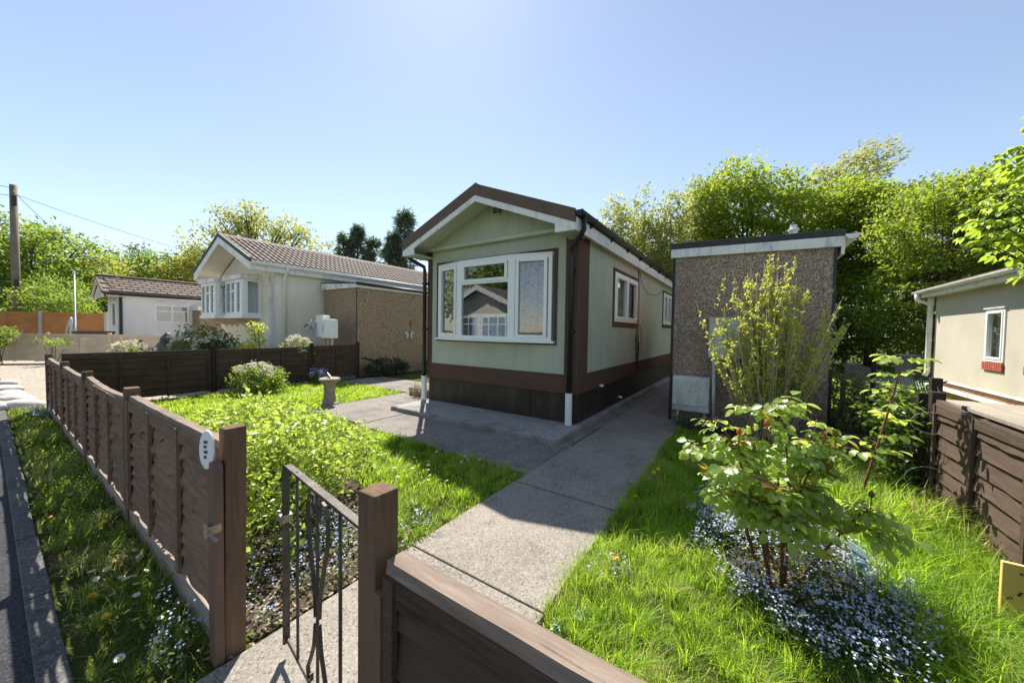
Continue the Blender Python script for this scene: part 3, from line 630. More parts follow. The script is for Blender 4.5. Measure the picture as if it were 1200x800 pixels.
# right-hand side fence: lot x = 2.2, from the front to y = 3.95
fs_ = thing('panel_fence', 'sunlit brown lap fence with dark end post at the right edge', 'fence', 2.2, 0)
for yy, h in ((0.05, 1.0), (1.95, 1.0), (3.92, 1.03)): post(fs_, 0, yy, h, M['wood_dark_v'] if yy > 3 else M['wood_v'])
for i, (a, bb) in enumerate(((0.1, 1.9), (2.0, 3.86))):
    fence_panel(fs_, -bb, -a, 0.05, 0.95, M['wood_right'], M['wood_right'], seed=31 + i, axis='y-', sag=0.05 if i else 0.02, nb=7, nbat=2, wav=0.004)
MB().box(-0.06, 0.06, -0.03, 0.03, -0.05, 1.0).build('post', M['wood_dark_v'], fs_, bevel=0.004).location = (-0.02, 4.05, 0)
for zz, rr_ in ((0.78, 0.11), (0.3, 0.13)): MB().tube([(0.0 + rr_ * 1.1 * math.cos(a), -0.06 - 0.01 * math.sin(3 * a), zz + rr_ * math.sin(a) * 0.8) for a in np.linspace(0, 5.2, 18)], 0.003, 5).build('loose_wire', M['galv'], fs_).location = (-0.06, 3.86, 0)
# side boundary fence on the left, lot x = -8.92
fl = thing('panel_fence', 'dark stained lap fence between the front garden and the cream bungalow', 'fence', -8.97, 0)
ys = [0.08, 2.2, 4.32, 5.68]
for i, yy in enumerate(ys[1:]): post(fl, 0, yy, 1.08, M['wood_dark_v'])
for i in range(3):
    fence_panel(fl, ys[i] + 0.05, ys[i + 1] - 0.05, 0.06, [0.96, 0.96, 0.98][i], M['wood_dark'], M['wood_dark'], seed=41 + i, axis='y', nb=6, nbat=2 if i < 2 else 1)
# ------------------------------------------------------------------ the gate
gx, gz = -0.062, 0.0
gate = thing('iron_gate', 'narrow wrought iron garden gate with heart scroll standing slightly open', 'gate', -0.05, 0.0, 0.0, -R(9))
LG = 0.80
fm = MB()
outl = [(0, 0, 0.10), (0, 0, 0.88), (-0.006, 0, 0.902), (-0.03, 0, 0.915), (-LG + 0.03, 0, 0.895), (-LG + 0.006, 0, 0.885), (-LG, 0, 0.86), (-LG, 0, 0.08)]
def flat(mb, pts, w, t):
    """flat bar of depth w (along y) and thickness t following pts in the xz plane"""
    pts = [Vector(p) for p in pts]; vs = []; k = len(pts)
    for i, p in enumerate(pts):
        d = (pts[min(i + 1, k - 1)] - pts[max(i - 1, 0)]).normalized(); nn = Vector((-d.z, 0, d.x)) * t / 2
        vs += [p + nn + Vector((0, -w / 2, 0)), p + nn + Vector((0, w / 2, 0)), p - nn + Vector((0, w / 2, 0)), p - nn + Vector((0, -w / 2, 0))]
    fs = [(3, 2, 1, 0), tuple((k - 1) * 4 + q for q in range(4))]
    for i in range(k - 1):
        for q in range(4): fs.append((i * 4 + q, i * 4 + (q + 1) % 4, i * 4 + 4 + (q + 1) % 4, i * 4 + 4 + q))
    mb.add(vs, fs)
flat(fm, outl, 0.028, 0.01)
fm.build('gate_frame', M['iron'], gate, bevel=0.001)
bm = MB().tube([(0, 0, 0.125), (-LG, 0, 0.105)], 0.008, 6); bm.build('bottom_rail', M['iron'], gate)
for i, xr in enumerate((-0.2, -0.41, -0.64)):
    MB().tube([(xr, 0.0, 0.1), (xr, 0.0, 0.905)], 0.0065, 6).build('upright_rod', M['iron'], gate, smooth=True)
sc_ = MB()
for s in (-1, 1):
    pts = [(-0.41 + s * dx, 0.002 * s, zz) for dx, zz in ((0.012, 0.42), (0.02, 0.5), (0.05, 0.6), (0.085, 0.7), (0.1, 0.77), (0.095, 0.83), (0.07, 0.865), (0.04, 0.868), (0.018, 0.845), (0.02, 0.81), (0.04, 0.795), (0.055, 0.81))]
    flat(sc_, pts, 0.014, 0.006)
    pts = [(-0.41 + s * dx, 0.002 * s, zz) for dx, zz in ((0.012, 0.4), (0.03, 0.3), (0.07, 0.22), (0.1, 0.17), (0.09, 0.13), (0.06, 0.14), (0.06, 0.17))]
    flat(sc_, pts, 0.014, 0.006)
sc_.build('heart_scroll', M['iron'], gate)
lm = MB().box(-LG - 0.05, -LG + 0.03, -0.02, -0.012, 0.64, 0.66).box(-LG - 0.02, -LG + 0.012, -0.024, 0.024, 0.635, 0.668).tube([(-LG - 0.045, -0.016, 0.63), (-LG - 0.045, -0.016, 0.675)], 0.007)
lm.build('latch', M['steel'], gate, bevel=0.001)

# ------------------------------------------------------------------ the green mobile home
H = thing('mobile_home', 'sage green mobile home with brown trim and a white bow window', 'mobile home', -1.28, 4.33)
WD, LN = 3.2, 9.6                       # x: -WD..0, y: 0..LN
front_hole = [(-2.84, -0.42, 1.36, 2.68)]
side_holes = [(1.66, 3.24, 1.71, 2.62), (6.17, 7.4, 1.76, 2.66)]
wl = MB()
wall_plane(wl, (-WD, 0), (0.55, 3.05), front_hole, 0.0, 0.07)
wall_plane(wl, (0.0705, LN - 0.0705), (0.55, 2.98), side_holes, -0.07, 0.07, axis='y')
wall_plane(wl, (0.0705, LN - 0.0705), (0.55, 2.98), [], -WD, 0.07, axis='y')
wall_plane(wl, (-WD, 0), (0.55, 3.05), [], LN - 0.07, 0.07)
wl.build('wall', M['sage'], H)
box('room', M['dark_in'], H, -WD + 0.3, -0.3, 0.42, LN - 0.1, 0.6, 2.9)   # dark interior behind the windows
sk = MB()
for i in range(4): sk.box(-WD + 0.03 + i * 0.785, -WD + 0.03 + i * 0.785 + 0.78, 0.016 + 0.004 * (i % 2), 0.05, 0.09, 0.546)
for i in range(8): sk.box(-0.05, -0.014 - 0.004 * (i % 2), 0.03 + i * 1.2, 0.03 + i * 1.2 + 1.195, 0.09, 0.546)
sk.box(-WD + 0.02, -WD + 0.05, 0.02, LN, 0.09, 0.546)
sk.build('skirting', M['skirt'], H)
bb = MB()
bb.box(-WD - 0.012, 0.012, -0.014, -0.001, 0.55, 0.84); bb.box(0.001, 0.014, -0.001, LN, 0.55, 0.845); bb.box(-WD - 0.014, -WD - 0.001, 0, LN, 0.55, 0.84)
bb.build('base_band', M['brown'], H, bevel=0.003)
for q in ((-0.21, 0.0, -0.013, -0.001, 0.842, 3.02), (0.001, 0.0135, -0.001, 0.38, 0.848, 2.93), (-WD, -WD + 0.12, -0.013, -0.001, 0.842, 3.02), (-WD - 0.013, -WD - 0.001, -0.001, 0.3, 0.842, 2.93)):
    MB().box(*q).build('corner_board', M['brown'], H, bevel=0.003)
js = MB(); js.box(0.001, 0.012, 3.33, 3.37, 0.846, 2.93); js.build('wall_joint', M['brown'], H)
# roof: two slopes with an overhang of 0.5 m at the front
RX0, RX1, RY0, RY1 = -WD - 0.15, 0.15, -0.5, LN + 0.3
ZE, ZP = 3.10, 3.80
def rz_(x): return ZE + (ZP - ZE) * (1 - abs(x + WD / 2) / (WD / 2 + 0.15))
rf = MB()
xm = -WD / 2
for (xa, xb) in ((RX0, xm), (xm, RX1)):
    rf.prism([(xa, rz_(xa) - 0.05), (xb, rz_(xb) - 0.05), (xb, rz_(xb) + 0.02), (xa, rz_(xa) + 0.02)], 'y', RY0 + 0.02, RY1)
roof = rf.build('roof', M['roof_felt'], H)
MB().prism([(xm - 0.13, ZP - 0.01), (xm, ZP + 0.065), (xm + 0.13, ZP - 0.01), (xm + 0.11, ZP + 0.045 - 0.055), (xm, ZP + 0.03)], 'y', RY0 - 0.005, RY1).build('ridge_cap', M['barge'], roof)
bg = MB()
def band(mb, zt, zb, y0, y1, x0=RX0, x1=RX1):
    mb.prism([(x0, rz_(x0) + zt), (xm, rz_(xm) + zt), (xm, rz_(xm) + zb), (x0, rz_(x0) + zb)], 'y', y0, y1)
    mb.prism([(xm, rz_(xm) + zt), (x1, rz_(x1) + zt), (x1, rz_(x1) + zb), (xm, rz_(xm) + zb)], 'y', y0, y1)
band(bg, 0.045, -0.135, RY0 - 0.022, RY0 + 0.019); bg.build('bargeboard', M['barge'], H)
wb = MB(); band(wb, -0.138, -0.235, RY0 - 0.012, RY0 + 0.017)
for s in (0, 1):
    a, b_ = (RX0, RX0 + 0.3) if s == 0 else (RX1 - 0.3, RX1)
    wb.prism([(a, rz_(a) - 0.237), (b_, rz_(b_) - 0.237), (b_, 2.865), (a, 2.865)], 'y', RY0 - 0.012, RY0 + 0.017)
wb.build('barge_trim', M['white'], H)
so = MB()
so.prism([(RX0 + 0.02, rz_(RX0 + 0.02) - 0.17), (xm, rz_(xm) - 0.17), (xm, rz_(xm) - 0.06), (RX0 + 0.02, rz_(RX0 + 0.02) - 0.06)], 'y', RY0 + 0.02, -0.09)
so.prism([(xm, rz_(xm) - 0.17), (RX1 - 0.02, rz_(RX1 - 0.02) - 0.17), (RX1 - 0.02, rz_(RX1 - 0.02) - 0.06), (xm, rz_(xm) - 0.06)], 'y', RY0 + 0.02, -0.09)
so.box(RX1 - 0.29, RX1 - 0.01, RY0 + 0.02, -0.0, 2.868, 2.9); so.box(RX0 + 0.01, RX0 + 0.29, RY0 + 0.02, -0.0, 2.868, 2.9)
so.build('soffit', M['sage_trim'], H)
gp = MB(); gp.prism([(-WD + 0.01, 3.06), (-0.01, 3.06), (-0.01, rz_(-0.01) - 0.16), (xm, rz_(xm) - 0.16), (-WD + 0.01, rz_(-WD) - 0.16)], 'y', -0.085, -0.002)
gp.build('gable_panel', M['sage'], H)
MB().box(-WD - 0.0, -0.0, -0.11, -0.002, 3.0, 3.057).build('gable_rail', M['sage_trim'], H, bevel=0.004)
vb = MB(); vb.box(xm + 0.06, xm + 0.13, -0.1, -0.084, 3.47, 3.56); vb.box(xm + 0.16, xm + 0.23, -0.1, -0.084, 3.465, 3.555)
vb.build('gable_vent', M['barge'], H, bevel=0.003)
# long eaves: fascia, gutter over soffit shadows shaped as black wedges, downpipes
for sx in (0, 1):
    x0, x1 = (0.115, 0.148) if sx == 0 else (-WD - 0.148, -WD - 0.115)
    MB().box(x0, x1, RY0 + 0.02, RY1, 2.875, 3.085).build('fascia', M['white'], H, bevel=0.003)
    sf = MB().box(min(x0, 0.0) if sx == 0 else x0, x1 if sx == 0 else -WD, 0.002, RY1, 2.93, 2.945).build('eave_soffit', M['white'], H)
    g = MB(); xc = 0.205 if sx == 0 else -WD - 0.205
    prof = [(xc + 0.052 * math.cos(a), 3.115 + 0.058 * math.sin(a)) for a in np.linspace(math.pi, 2 * math.pi, 10)] + [(xc + 0.045 * math.cos(a), 3.115 + 0.05 * math.sin(a)) for a in np.linspace(2 * math.pi, math.pi, 10)]
    g.prism(prof, 'y', RY0 + 0.0, RY1); gut = g.build('gutter', M['black'], H)
    MB().prism([(xc - 0.055, 3.12), (xc - 0.03, 3.05), (xc + 0.03, 3.05), (xc + 0.055, 3.12)], 'y', RY0 - 0.012, RY0 + 0.0).build('end_stop', M['black'], gut)
    if sx == 0:
        br = MB().prism([(0.149, 3.0), (xc + 0.01, 3.05), (xc + 0.06, 3.125), (xc + 0.05, 3.13), (0.149, 3.07)], 'y', 0, 0.03).build('soffit_shadow', M['black'], gut)  # triangular soffit shadow below the gutter, modelled as a black wedge
        br.location = (0, 0.02, 0)
        for k in range(1, 11): dup(br, gut, (0, 0.02 + k * 0.93, 0))
    dp = MB(); xd = -0.09 if sx == 0 else -WD - 0.02
    yy = -0.075
    dp.tube([(xc, RY0 + 0.16, 3.07), (xc, RY0 + 0.16, 2.9), (xc - (0.06 if sx == 0 else -0.06), RY0 + 0.2, 2.83), (xd, yy - 0.02, 2.72), (xd, yy, 2.62), (xd, yy, 0.5)], 0.036, 12)
    dpo = dp.build('downpipe', M['black'], H, smooth=True)
    MB().tube([(xd, yy, 0.60), (xd, yy, 0.55)], 0.044, 12).build('collar', M['black'], dpo, smooth=True)
    MB().tube([(xd, yy, 0.575), (xd, yy, 0.10 if sx == 0 else 0.09)], 0.052, 14).build('boot', M['upvc'], dpo)
    for zz in (2.4, 1.5): MB().box(xd - 0.05, xd + 0.05, yy - 0.02, -0.014, zz - 0.016, zz + 0.016).build('pipe_clip', M['black'], dpo)
# bow window: three facets standing 0.15 m proud
bw = MB()
def facet(a, b, z0, z1, t=0.05):
    """vertical rectangle frame members live in this facet's own matrix: x along, y inwards"""
    a, b = Vector((a[0], a[1], 0)), Vector((b[0], b[1], 0)); d = (b - a); L = d.length; d.normalize()
    m = Matrix(((d.x, -d.y, 0, a.x), (d.y, d.x, 0, a.y), (0, 0, 1, 0), (0, 0, 0, 1))); return m, L
def frame(mb, m, x0, x1, z0, z1, w, y0=-0.03, y1=0.03):
    mb.box(x0, x0 + w, y0, y1, z0, z1, m); mb.box(x1 - w, x1, y0, y1, z0, z1, m)
    mb.box(x0 + w, x1 - w, y0, y1, z0, z0 + w, m); mb.box(x0 + w, x1 - w, y0, y1, z1 - w, z1, m)
win = bpy.data.objects.new('bow_window', None); COL.objects.link(win); win.parent = H
pts = [(-2.86, -0.03), (-2.2, -0.175), (-1.08, -0.175), (-0.42, -0.03)]
fmb, panes = MB(), []
ZB, ZT = 1.345, 2.69
for i in range(3):
    m, L = facet(pts[i], pts[i + 1], ZB, ZT)
    frame(fmb, m, 0.004, L - 0.004, ZB, ZT, 0.058)
    if i == 1:
        fmb.box(0.062, L - 0.062, -0.029, 0.029, 2.29, 2.345, m)
        frame(fmb, m, 0.075, L - 0.075, 2.325, ZT - 0.045, 0.05, -0.046, 0.02)
        panes += [(m, 0.125, L - 0.125, 2.37, ZT - 0.09), (m, 0.06, L - 0.06, ZB + 0.055, 2.292)]
    else:
        frame(fmb, m, 0.075, L - 0.08, ZB + 0.04, ZT - 0.045, 0.052, -0.045, 0.02)
        panes += [(m, 0.125, L - 0.13, ZB + 0.09, ZT - 0.095)]
for p in pts[1:3]: fmb.tube([(p[0], p[1] + 0.012, ZB + 0.002), (p[0], p[1] + 0.012, ZT - 0.002)], 0.042, 10)
fmb.build('frame', M['upvc'], win, bevel=0.004)
cnp = [(-2.87, 0.0)] + [(x, y - 0.03) for x, y in pts] + [(-0.41, 0.0)]
MB().prism(cnp, 'z', ZT + 0.001, ZT + 0.03).build('head', M['upvc'], win)
sil = [(-2.92, 0.0), (-2.92, -0.08), (-2.2, -0.235), (-1.08, -0.235), (-0.37, -0.08), (-0.37, 0.0)]
MB().prism(sil, 'z', ZB - 0.036, ZB - 0.001).build('sill', M['upvc'], win, bevel=0.004)
for (m, x0, x1, z0, z1) in panes: MB().box(x0, x1, -0.003, 0.003, z0, z1, m).build('pane', M['glass'], win)
sr = MB()
for (x0, x1, z0, z1) in ((-2.95, -2.872, 1.28, 2.78), (-0.405, -0.345, 1.28, 2.78), (-2.872, -0.405, 2.722, 2.78), (-2.872, -0.405, 1.28, 1.307)):
    sr.box(x0, x1, -0.016, -0.001, z0, z1)
sr.build('surround', M['brown'], win, bevel=0.003)
def drape(mb, x0, x1, y, z0, z1, amp=0.03, fr=9, n=40, m=None):
    vs = []
    for i in range(n + 1):
        x = x0 + (x1 - x0) * i / n; yy = y + amp * math.sin(i / n * fr * 2 * math.pi + 0.7 * math.sin(i * 0.5))
        a, b_ = Vector((x, yy, z0)), Vector((x, yy, z1)); vs += [m @ a, m @ b_] if m is not None else [a, b_]
    mb.add(vs, [(2 * i, 2 * i + 2, 2 * i + 3, 2 * i + 1) for i in range(n)])
m, L = facet(pts[2], pts[3], ZB, ZT); dm = MB(); drape(dm, 0.03, L - 0.03, 0.1, ZB, ZT - 0.03, 0.035, 5, m=m); dm.build('curtain', M['curtain'], win)
m, L = facet(pts[0], pts[1], ZB, ZT); dm = MB(); drape(dm, 0.03, L * 0.6, 0.1, ZB, ZT - 0.03, 0.02, 5, m=m); dm.build('curtain', M['curtain'], win)
dm = MB(); drape(dm, -2.1, -1.15, 0.05, ZB, ZB + 0.45, 0.012, 12); dm.build('net_curtain', M['net'], win)
# side windows
def side_window(parent, y0, y1, z0, z1, lights, cm):
    w = bpy.data.objects.new('window', None); COL.objects.link(w); w.parent = parent
    m = Matrix(((0, -1, 0, 0.0), (1, 0, 0, 0), (0, 0, 1, 0), (0, 0, 0, 1)))   # x runs along the wall, -y outwards
    f = MB(); frame(f, m, y0, y1, z0, z1, 0.055, -0.028, 0.04)
    k = (y1 - y0 - 0.11) / lights
    for i in range(lights):
        a = y0 + 0.055 + i * k
        frame(f, m, a + 0.004, a + k - 0.004, z0 + 0.052, z1 - 0.052, 0.05, -0.04, 0.03)
        MB().box(a + 0.05, a + k - 0.05, -0.003, 0.003, z0 + 0.1, z1 - 0.1, m).build('pane', M['glass'], w)
    f.build('frame', M['upvc'], w, bevel=0.003)
    s = MB()
    for (a, b_, c, d) in ((y0 - 0.07, y0, z0 - 0.1, z1 + 0.07), (y1, y1 + 0.06, z0 - 0.1, z1 + 0.07), (y0, y1, z1, z1 + 0.07), (y0, y1, z0 - 0.1, z0)): s.box(a, b_, -0.02, -0.001, c, d, m)
    s.build('surround', M['brown'], w, bevel=0.003)
    d = MB(); drape(d, y0 - 0.1, y1 + 0.5, 0.1, z0 - 0.02, z1 + 0.02, 0.014, 9, m=m); d.build('curtain', cm, w)
side_window(H, 1.65, 3.25, 1.70, 2.63, 2, M['net'])
side_window(H, 6.16, 7.42, 1.75, 2.67, 2, M['net'])
cbm = MB()
cbm.tube([(0.02, 3.42, 2.86), (0.022, 3.6, 2.62), (0.022, 4.2, 2.45), (0.022, 5.2, 2.5), (0.022, 6.0, 2.72)], 0.005, 5)
cbm.tube([(0.02, 3.4, 2.86), (0.02, 3.4, 1.4)], 0.005, 5)
cbm.tube([(0.022, 3.41 + 0.26 * math.cos(a), 1.38 + 0.3 * math.sin(a)) for a in np.linspace(-1.2, 4.2, 24)], 0.006, 5)
cbm.tube([(0.022, 3.42 + 0.14 * math.cos(a) - 0.1, 1.12 + 0.32 * math.sin(a)) for a in np.linspace(-1.4, 4.0, 20)], 0.006, 5)
cbm.tube([(0.02, 3.4, 1.3), (0.02, 3.41, 0.6)], 0.012, 6)
cbm.build('cable', M['black'], H)
vp = MB()
for (yy, zz) in ((0.95, 0.58), (2.05, 0.22)): vp.tube([(0.0, yy, zz), (0.06, yy, zz), (0.075, yy, zz - 0.02)], 0.022, 10)
vp.build('waste_outlet', M['upvc'], H, smooth=True)

# step by the left side of the home
st = MB().box(-0.5, 0.5, -0.45, 0.45, 0.0, 0.17); o = st.build('door_step', M['patio'], bevel=0.012); at_lot(o, -4.98, 5.15, 0.02); tag(o, 'low concrete step at the left side of the green home', 'step')

# ------------------------------------------------------------------ pebble dashed shed on the right
S = thing('garden_shed', 'grey brown pebble dashed shed with flat felt roof and worn white fascia', 'shed', -0.25, 5.92)
MB().box(0, 2.06, 0, 3.6, 0.05, 2.79).build('wall', M['dash_grey'], S)
MB().prism([(-0.04, 2.9), (2.14, 2.845), (2.14, 2.93), (-0.04, 3.0)], 'y', -0.06, 3.7).build('roof', M['roof_felt'], S, bevel=0.004)
fa = MB(); fa.prism([(-0.035, 2.76), (1.0, 2.735), (1.0, 2.872), (-0.035, 2.898)], 'y', -0.055, -0.002); fa.prism([(1.004, 2.735), (2.12, 2.705), (2.12, 2.843), (1.004, 2.872)], 'y', -0.055, -0.002)
fa.box(-0.035, -0.004, -0.002, 3.65, 2.76, 2.897); fa.build('fascia', M['white_worn'], S, bevel=0.003)
for q in ((-0.012, 0.03, -0.014, -0.001, 0.0, 2.75), (2.035, 2.068, -0.014, -0.001, 0.0, 2.72), (-0.014, -0.001, -0.001, 0.04, 0.0, 2.75)): MB().box(*q).build('corner_trim', M['black'], S)
gu = MB(); prof = [(2.2 + 0.07 * math.cos(a), 2.85 + 0.07 * math.sin(a)) for a in np.linspace(math.pi, 2 * math.pi, 10)] + [(2.2 + 0.06 * math.cos(a), 2.85 + 0.06 * math.sin(a)) for a in np.linspace(2 * math.pi, math.pi, 10)]
gu.prism(prof, 'y', -0.12, 3.6); gu.prism([(2.13, 2.85), (2.15, 2.79), (2.25, 2.79), (2.27, 2.85)], 'y', -0.13, -0.12); gu.box(2.1, 2.135, -0.05, 3.6, 2.6, 2.84)
gu.build('gutter', M['white'], S)
fl_ = MB().lathe([(0.055, 0), (0.055, 0.2), (0.07, 0.205), (0.07, 0.235), (0.045, 0.25), (0.045, 0.3)], 14, (1.62, 0.5, 2.9)); fl_.build('flue', M['white'], S)
ba = MB().box(0.0, 2.06, 0.003, 3.6, -0.05, 0.048); ba.build('base', M['plinth'], S)
MB().box(1.60, 1.635, -0.025, -0.001, 2.45, 2.485).build('tag_plate', M['white'], S)
# meter cabinet on legs
mc = thing('meter_box', 'low white meter cabinet on short legs against the pebble dashed shed', 'meter box', 0.09, 5.8)
c = MB(); c.prism([(-0.09, 0.24), (0.09, 0.2), (0.09, 0.80), (-0.05, 0.80), (-0.09, 0.76)], 'x', -0.27, 0.27); c.build('cabinet', M['white_box'], mc, bevel=0.012)
MB().prism([(-0.105, 0.34), (-0.092, 0.335), (-0.092, 0.60), (-0.105, 0.60)], 'x', -0.26, 0.26).build('door', M['white_box'], mc, bevel=0.004)
for sx in (-0.19, 0.2): MB().box(sx - 0.018, sx + 0.018, -0.02, 0.02, -0.02, 0.235).build('leg', M['galv'], mc)
MB().tube([(0.0, -0.115, 0.57), (0.0, -0.1, 0.57)], 0.012, 10).build('lock', M['steel'], mc)
gb = thing('utility_box', 'large grey utility cabinet on a post behind the budding shrub', 'utility box', 0.46, 5.72)
MB().box(-0.14, 0.5, -0.1, 0.12, 1.12, 1.76).build('cabinet', plain('faded_grey_box', (0.36, 0.33, 0.31), 0.6, 0.12, 5, 0.2, 40), gb, bevel=0.012)
MB().box(-0.12, 0.48, -0.108, -0.101, 1.14, 1.74).build('door', M['white_box'], gb, bevel=0.003)
MB().tube([(-0.02, -0.14, -0.03), (-0.05, -0.13, 1.14)], 0.026, 10).build('post', M['galv'], gb, smooth=True)

# ------------------------------------------------------------------ cream bungalow on the left
cx, cy = lot(-7.28, 10.88)
B = thing('bungalow', 'cream bungalow with tiled gable roof and two white box bay windows', 'house', cx, cy)
W2 = 4.4; L2 = 11.0; E2 = 3.36; P2 = 4.38; O2 = 0.72
def rb(x): return E2 + (P2 - E2) * (1 - abs(x + W2 / 2) / (W2 / 2 + 0.2))
wl = MB(); wl.prism([(-W2, 0), (0, 0), (0, rb(0) - 0.12), (-W2 / 2, P2 - 0.12), (-W2, rb(0) - 0.12)], 'y', 0.0, L2); wl.build('wall', M['cream'], B)
rf = MB()
for (xa, xb) in ((-W2 - 0.2, -W2 / 2), (-W2 / 2, 0.2)):
    rf.prism([(xa, rb(xa)), (xb, rb(xb)), (xb, rb(xb) + 0.06), (xa, rb(xa) + 0.06)], 'y', -O2 + 0.04, L2 + 0.2)
# tile rolls running down the slope
for i in range(70):
    y = -O2 + 0.1 + i * 0.167
    for (xa, xb) in ((-W2 / 2, 0.21),):
        rf.prism([(xa, rb(xa) + 0.058), (xb, rb(xb) + 0.058), (xb, rb(xb) + 0.095), (xa, rb(xa) + 0.095)], 'y', y, y + 0.08)
for k in range(7):
    xa = -W2 / 2 + (k + 1) * 0.31
    rf.box(xa - 0.006, xa + 0.008, -O2 + 0.04, L2 + 0.2, rb(xa) + 0.05, rb(xa) + 0.105)
rf2 = rf.build('roof', M['roof_brown'], B)
MB().prism([(-W2 / 2 - 0.14, P2 + 0.02), (-W2 / 2, P2 + 0.13), (-W2 / 2 + 0.14, P2 + 0.02)], 'y', -O2, L2 + 0.2).build('ridge_tiles', M['roof_brown'], rf2)
def band2(mb, zt, zb, y0, y1):
    for (xa, xb) in ((-W2 - 0.2, -W2 / 2), (-W2 / 2, 0.2)):
        mb.prism([(xa, rb(xa) + zt), (xb, rb(xb) + zt), (xb, rb(xb) + zb), (xa, rb(xa) + zb)], 'y', y0, y1)
vb = MB(); band2(vb, 0.12, 0.0, -O2 - 0.03, -O2 + 0.038); vb.build('verge_cap', plain('verge_grey', (0.06, 0.07, 0.06), 0.7, 0.2, 5, 0.2), B)
wb = MB(); band2(wb, -0.004, -0.22, -O2 - 0.015, -O2 + 0.03); wb.build('bargeboard', M['white'], B)
sf = MB(); band2(sf, -0.05, -0.075, -O2 + 0.032, -0.002); sf.build('soffit', M['cream'], B)
for s in (0.17, -W2 - 0.2): MB().box(s, s + 0.03, -O2 + 0.032, L2 + 0.1, E2 - 0.22, E2 + 0.02).build('fascia', M['white'], B)
MB().box(0.0, 0.168, -O2 + 0.032, L2 + 0.1, E2 - 0.21, E2 - 0.18).build('eave_soffit', M['white'], B)
g = MB(); g.tube([(0.26, -O2 + 0.03, E2 - 0.02), (0.26, L2, E2 - 0.02)], 0.055, 10); g.build('gutter', M['white'], B, smooth=True)
d = MB(); d.tube([(0.26, 0.25, E2 - 0.06), (0.24, 0.25, E2 - 0.16), (0.06, 0.25, E2 - 0.32), (0.06, 0.25, 0.2)], 0.042, 10); d.build('downpipe', M['white'], B, smooth=True)
qn = MB()
for i in range(9):
    w = 0.36 if i % 2 == 0 else 0.25
    qn.box(-0.02 - w, -0.005 + 0.012, -0.022, -0.001, 0.3 + i * 0.31, 0.3 + i * 0.31 + 0.295)
qn.build('quoins', M['quoin'], B, bevel=0.008)
def box_bay(parent, x0, x1, pr, z0, z1, lights):
    w = bpy.data.objects.new('bay_window', None); COL.objects.link(w); w.parent = parent
    f = MB(); I = Matrix.Identity(4); I.translation = (0, -pr, 0)
    frame(f, I, x0, x1, z0, z1, 0.06)
    for i in range(lights):
        k = (x1 - x0 - 0.1) / lights; a = x0 + 0.05 + i * k
        frame(f, I, a + 0.005, a + k - 0.005, z0 + 0.05, z1 - 0.05, 0.045, -0.04, 0.02)
        if i % 2 == 1: f.box(a + 0.05, a + k - 0.05, -0.038, 0.018, z0 + (z1 - z0) * 0.66, z0 + (z1 - z0) * 0.66 + 0.06, I)
        for zz in (0.35, 0.68): f.box(a + 0.05, a + k - 0.05, -0.012, 0.006, z0 + (z1 - z0) * zz, z0 + (z1 - z0) * zz + 0.014, I)
        MB().box(a + 0.05, a + k - 0.05, -0.003, 0.003, z0 + 0.095, z1 - 0.095, I).build('pane', M['glass'], w)
    for xx, sg in ((x1, 1), (x0, -1)):
        m = Matrix(((0, -1, 0, xx), (1, 0, 0, 0), (0, 0, 1, 0), (0, 0, 0, 1))) if sg > 0 else Matrix(((0, 1, 0, xx), (-1, 0, 0, 0), (0, 0, 1, 0), (0, 0, 0, 1)))
        a, b_ = (-pr + 0.03, 0.0) if sg > 0 else (0.0, pr - 0.03)
        frame(f, m, a, b_, z0, z1, 0.07)
        MB().box(a + 0.06, b_ - 0.06, -0.003, 0.003, z0 + 0.06, z1 - 0.06, m).build('pane', M['glass'], w)
    f.build('frame', M['upvc'], w, bevel=0.003)
    MB().box(x0 - 0.05, x1 + 0.05, -pr - 0.07, -0.001, z0 - 0.1, z0 - 0.002).build('sill', M['upvc'], w, bevel=0.004)
    MB().prism([(-pr - 0.1, z1 + 0.002), (-0.001, z1 + 0.002), (-0.001, z1 + 0.2), (-pr - 0.1, z1 + 0.14)], 'x', x0 - 0.08, x1 + 0.08).build('canopy', M['white_worn'], w, bevel=0.006)
    for xx in np.linspace(x0 + 0.2, x1 - 0.2, 3):
        MB().prism([(-pr + 0.02, z0 - 0.1), (-0.001, z0 - 0.1), (-0.001, z0 - 0.38), (-0.08, z0 - 0.3), (-pr * 0.7, z0 - 0.16)], 'x', xx - 0.03, xx + 0.03).build('corbel', plain('stained_cream', (0.62, 0.5, 0.34), 0.8, 0.15), w)
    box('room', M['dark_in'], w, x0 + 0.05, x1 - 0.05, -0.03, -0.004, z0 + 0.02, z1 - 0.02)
    dm = MB(); drape(dm, x0 + 0.07, x1 - 0.07, -0.06, z0 + 0.03, z1 - 0.03, 0.012, 14); dm.build('net_curtain', M['net'], w)
box_bay(B, -2.42, -1.0, 0.46, 1.86, 2.98, 3)
box_bay(B, -4.0, -2.62, 0.66, 1.86, 2.95, 3)
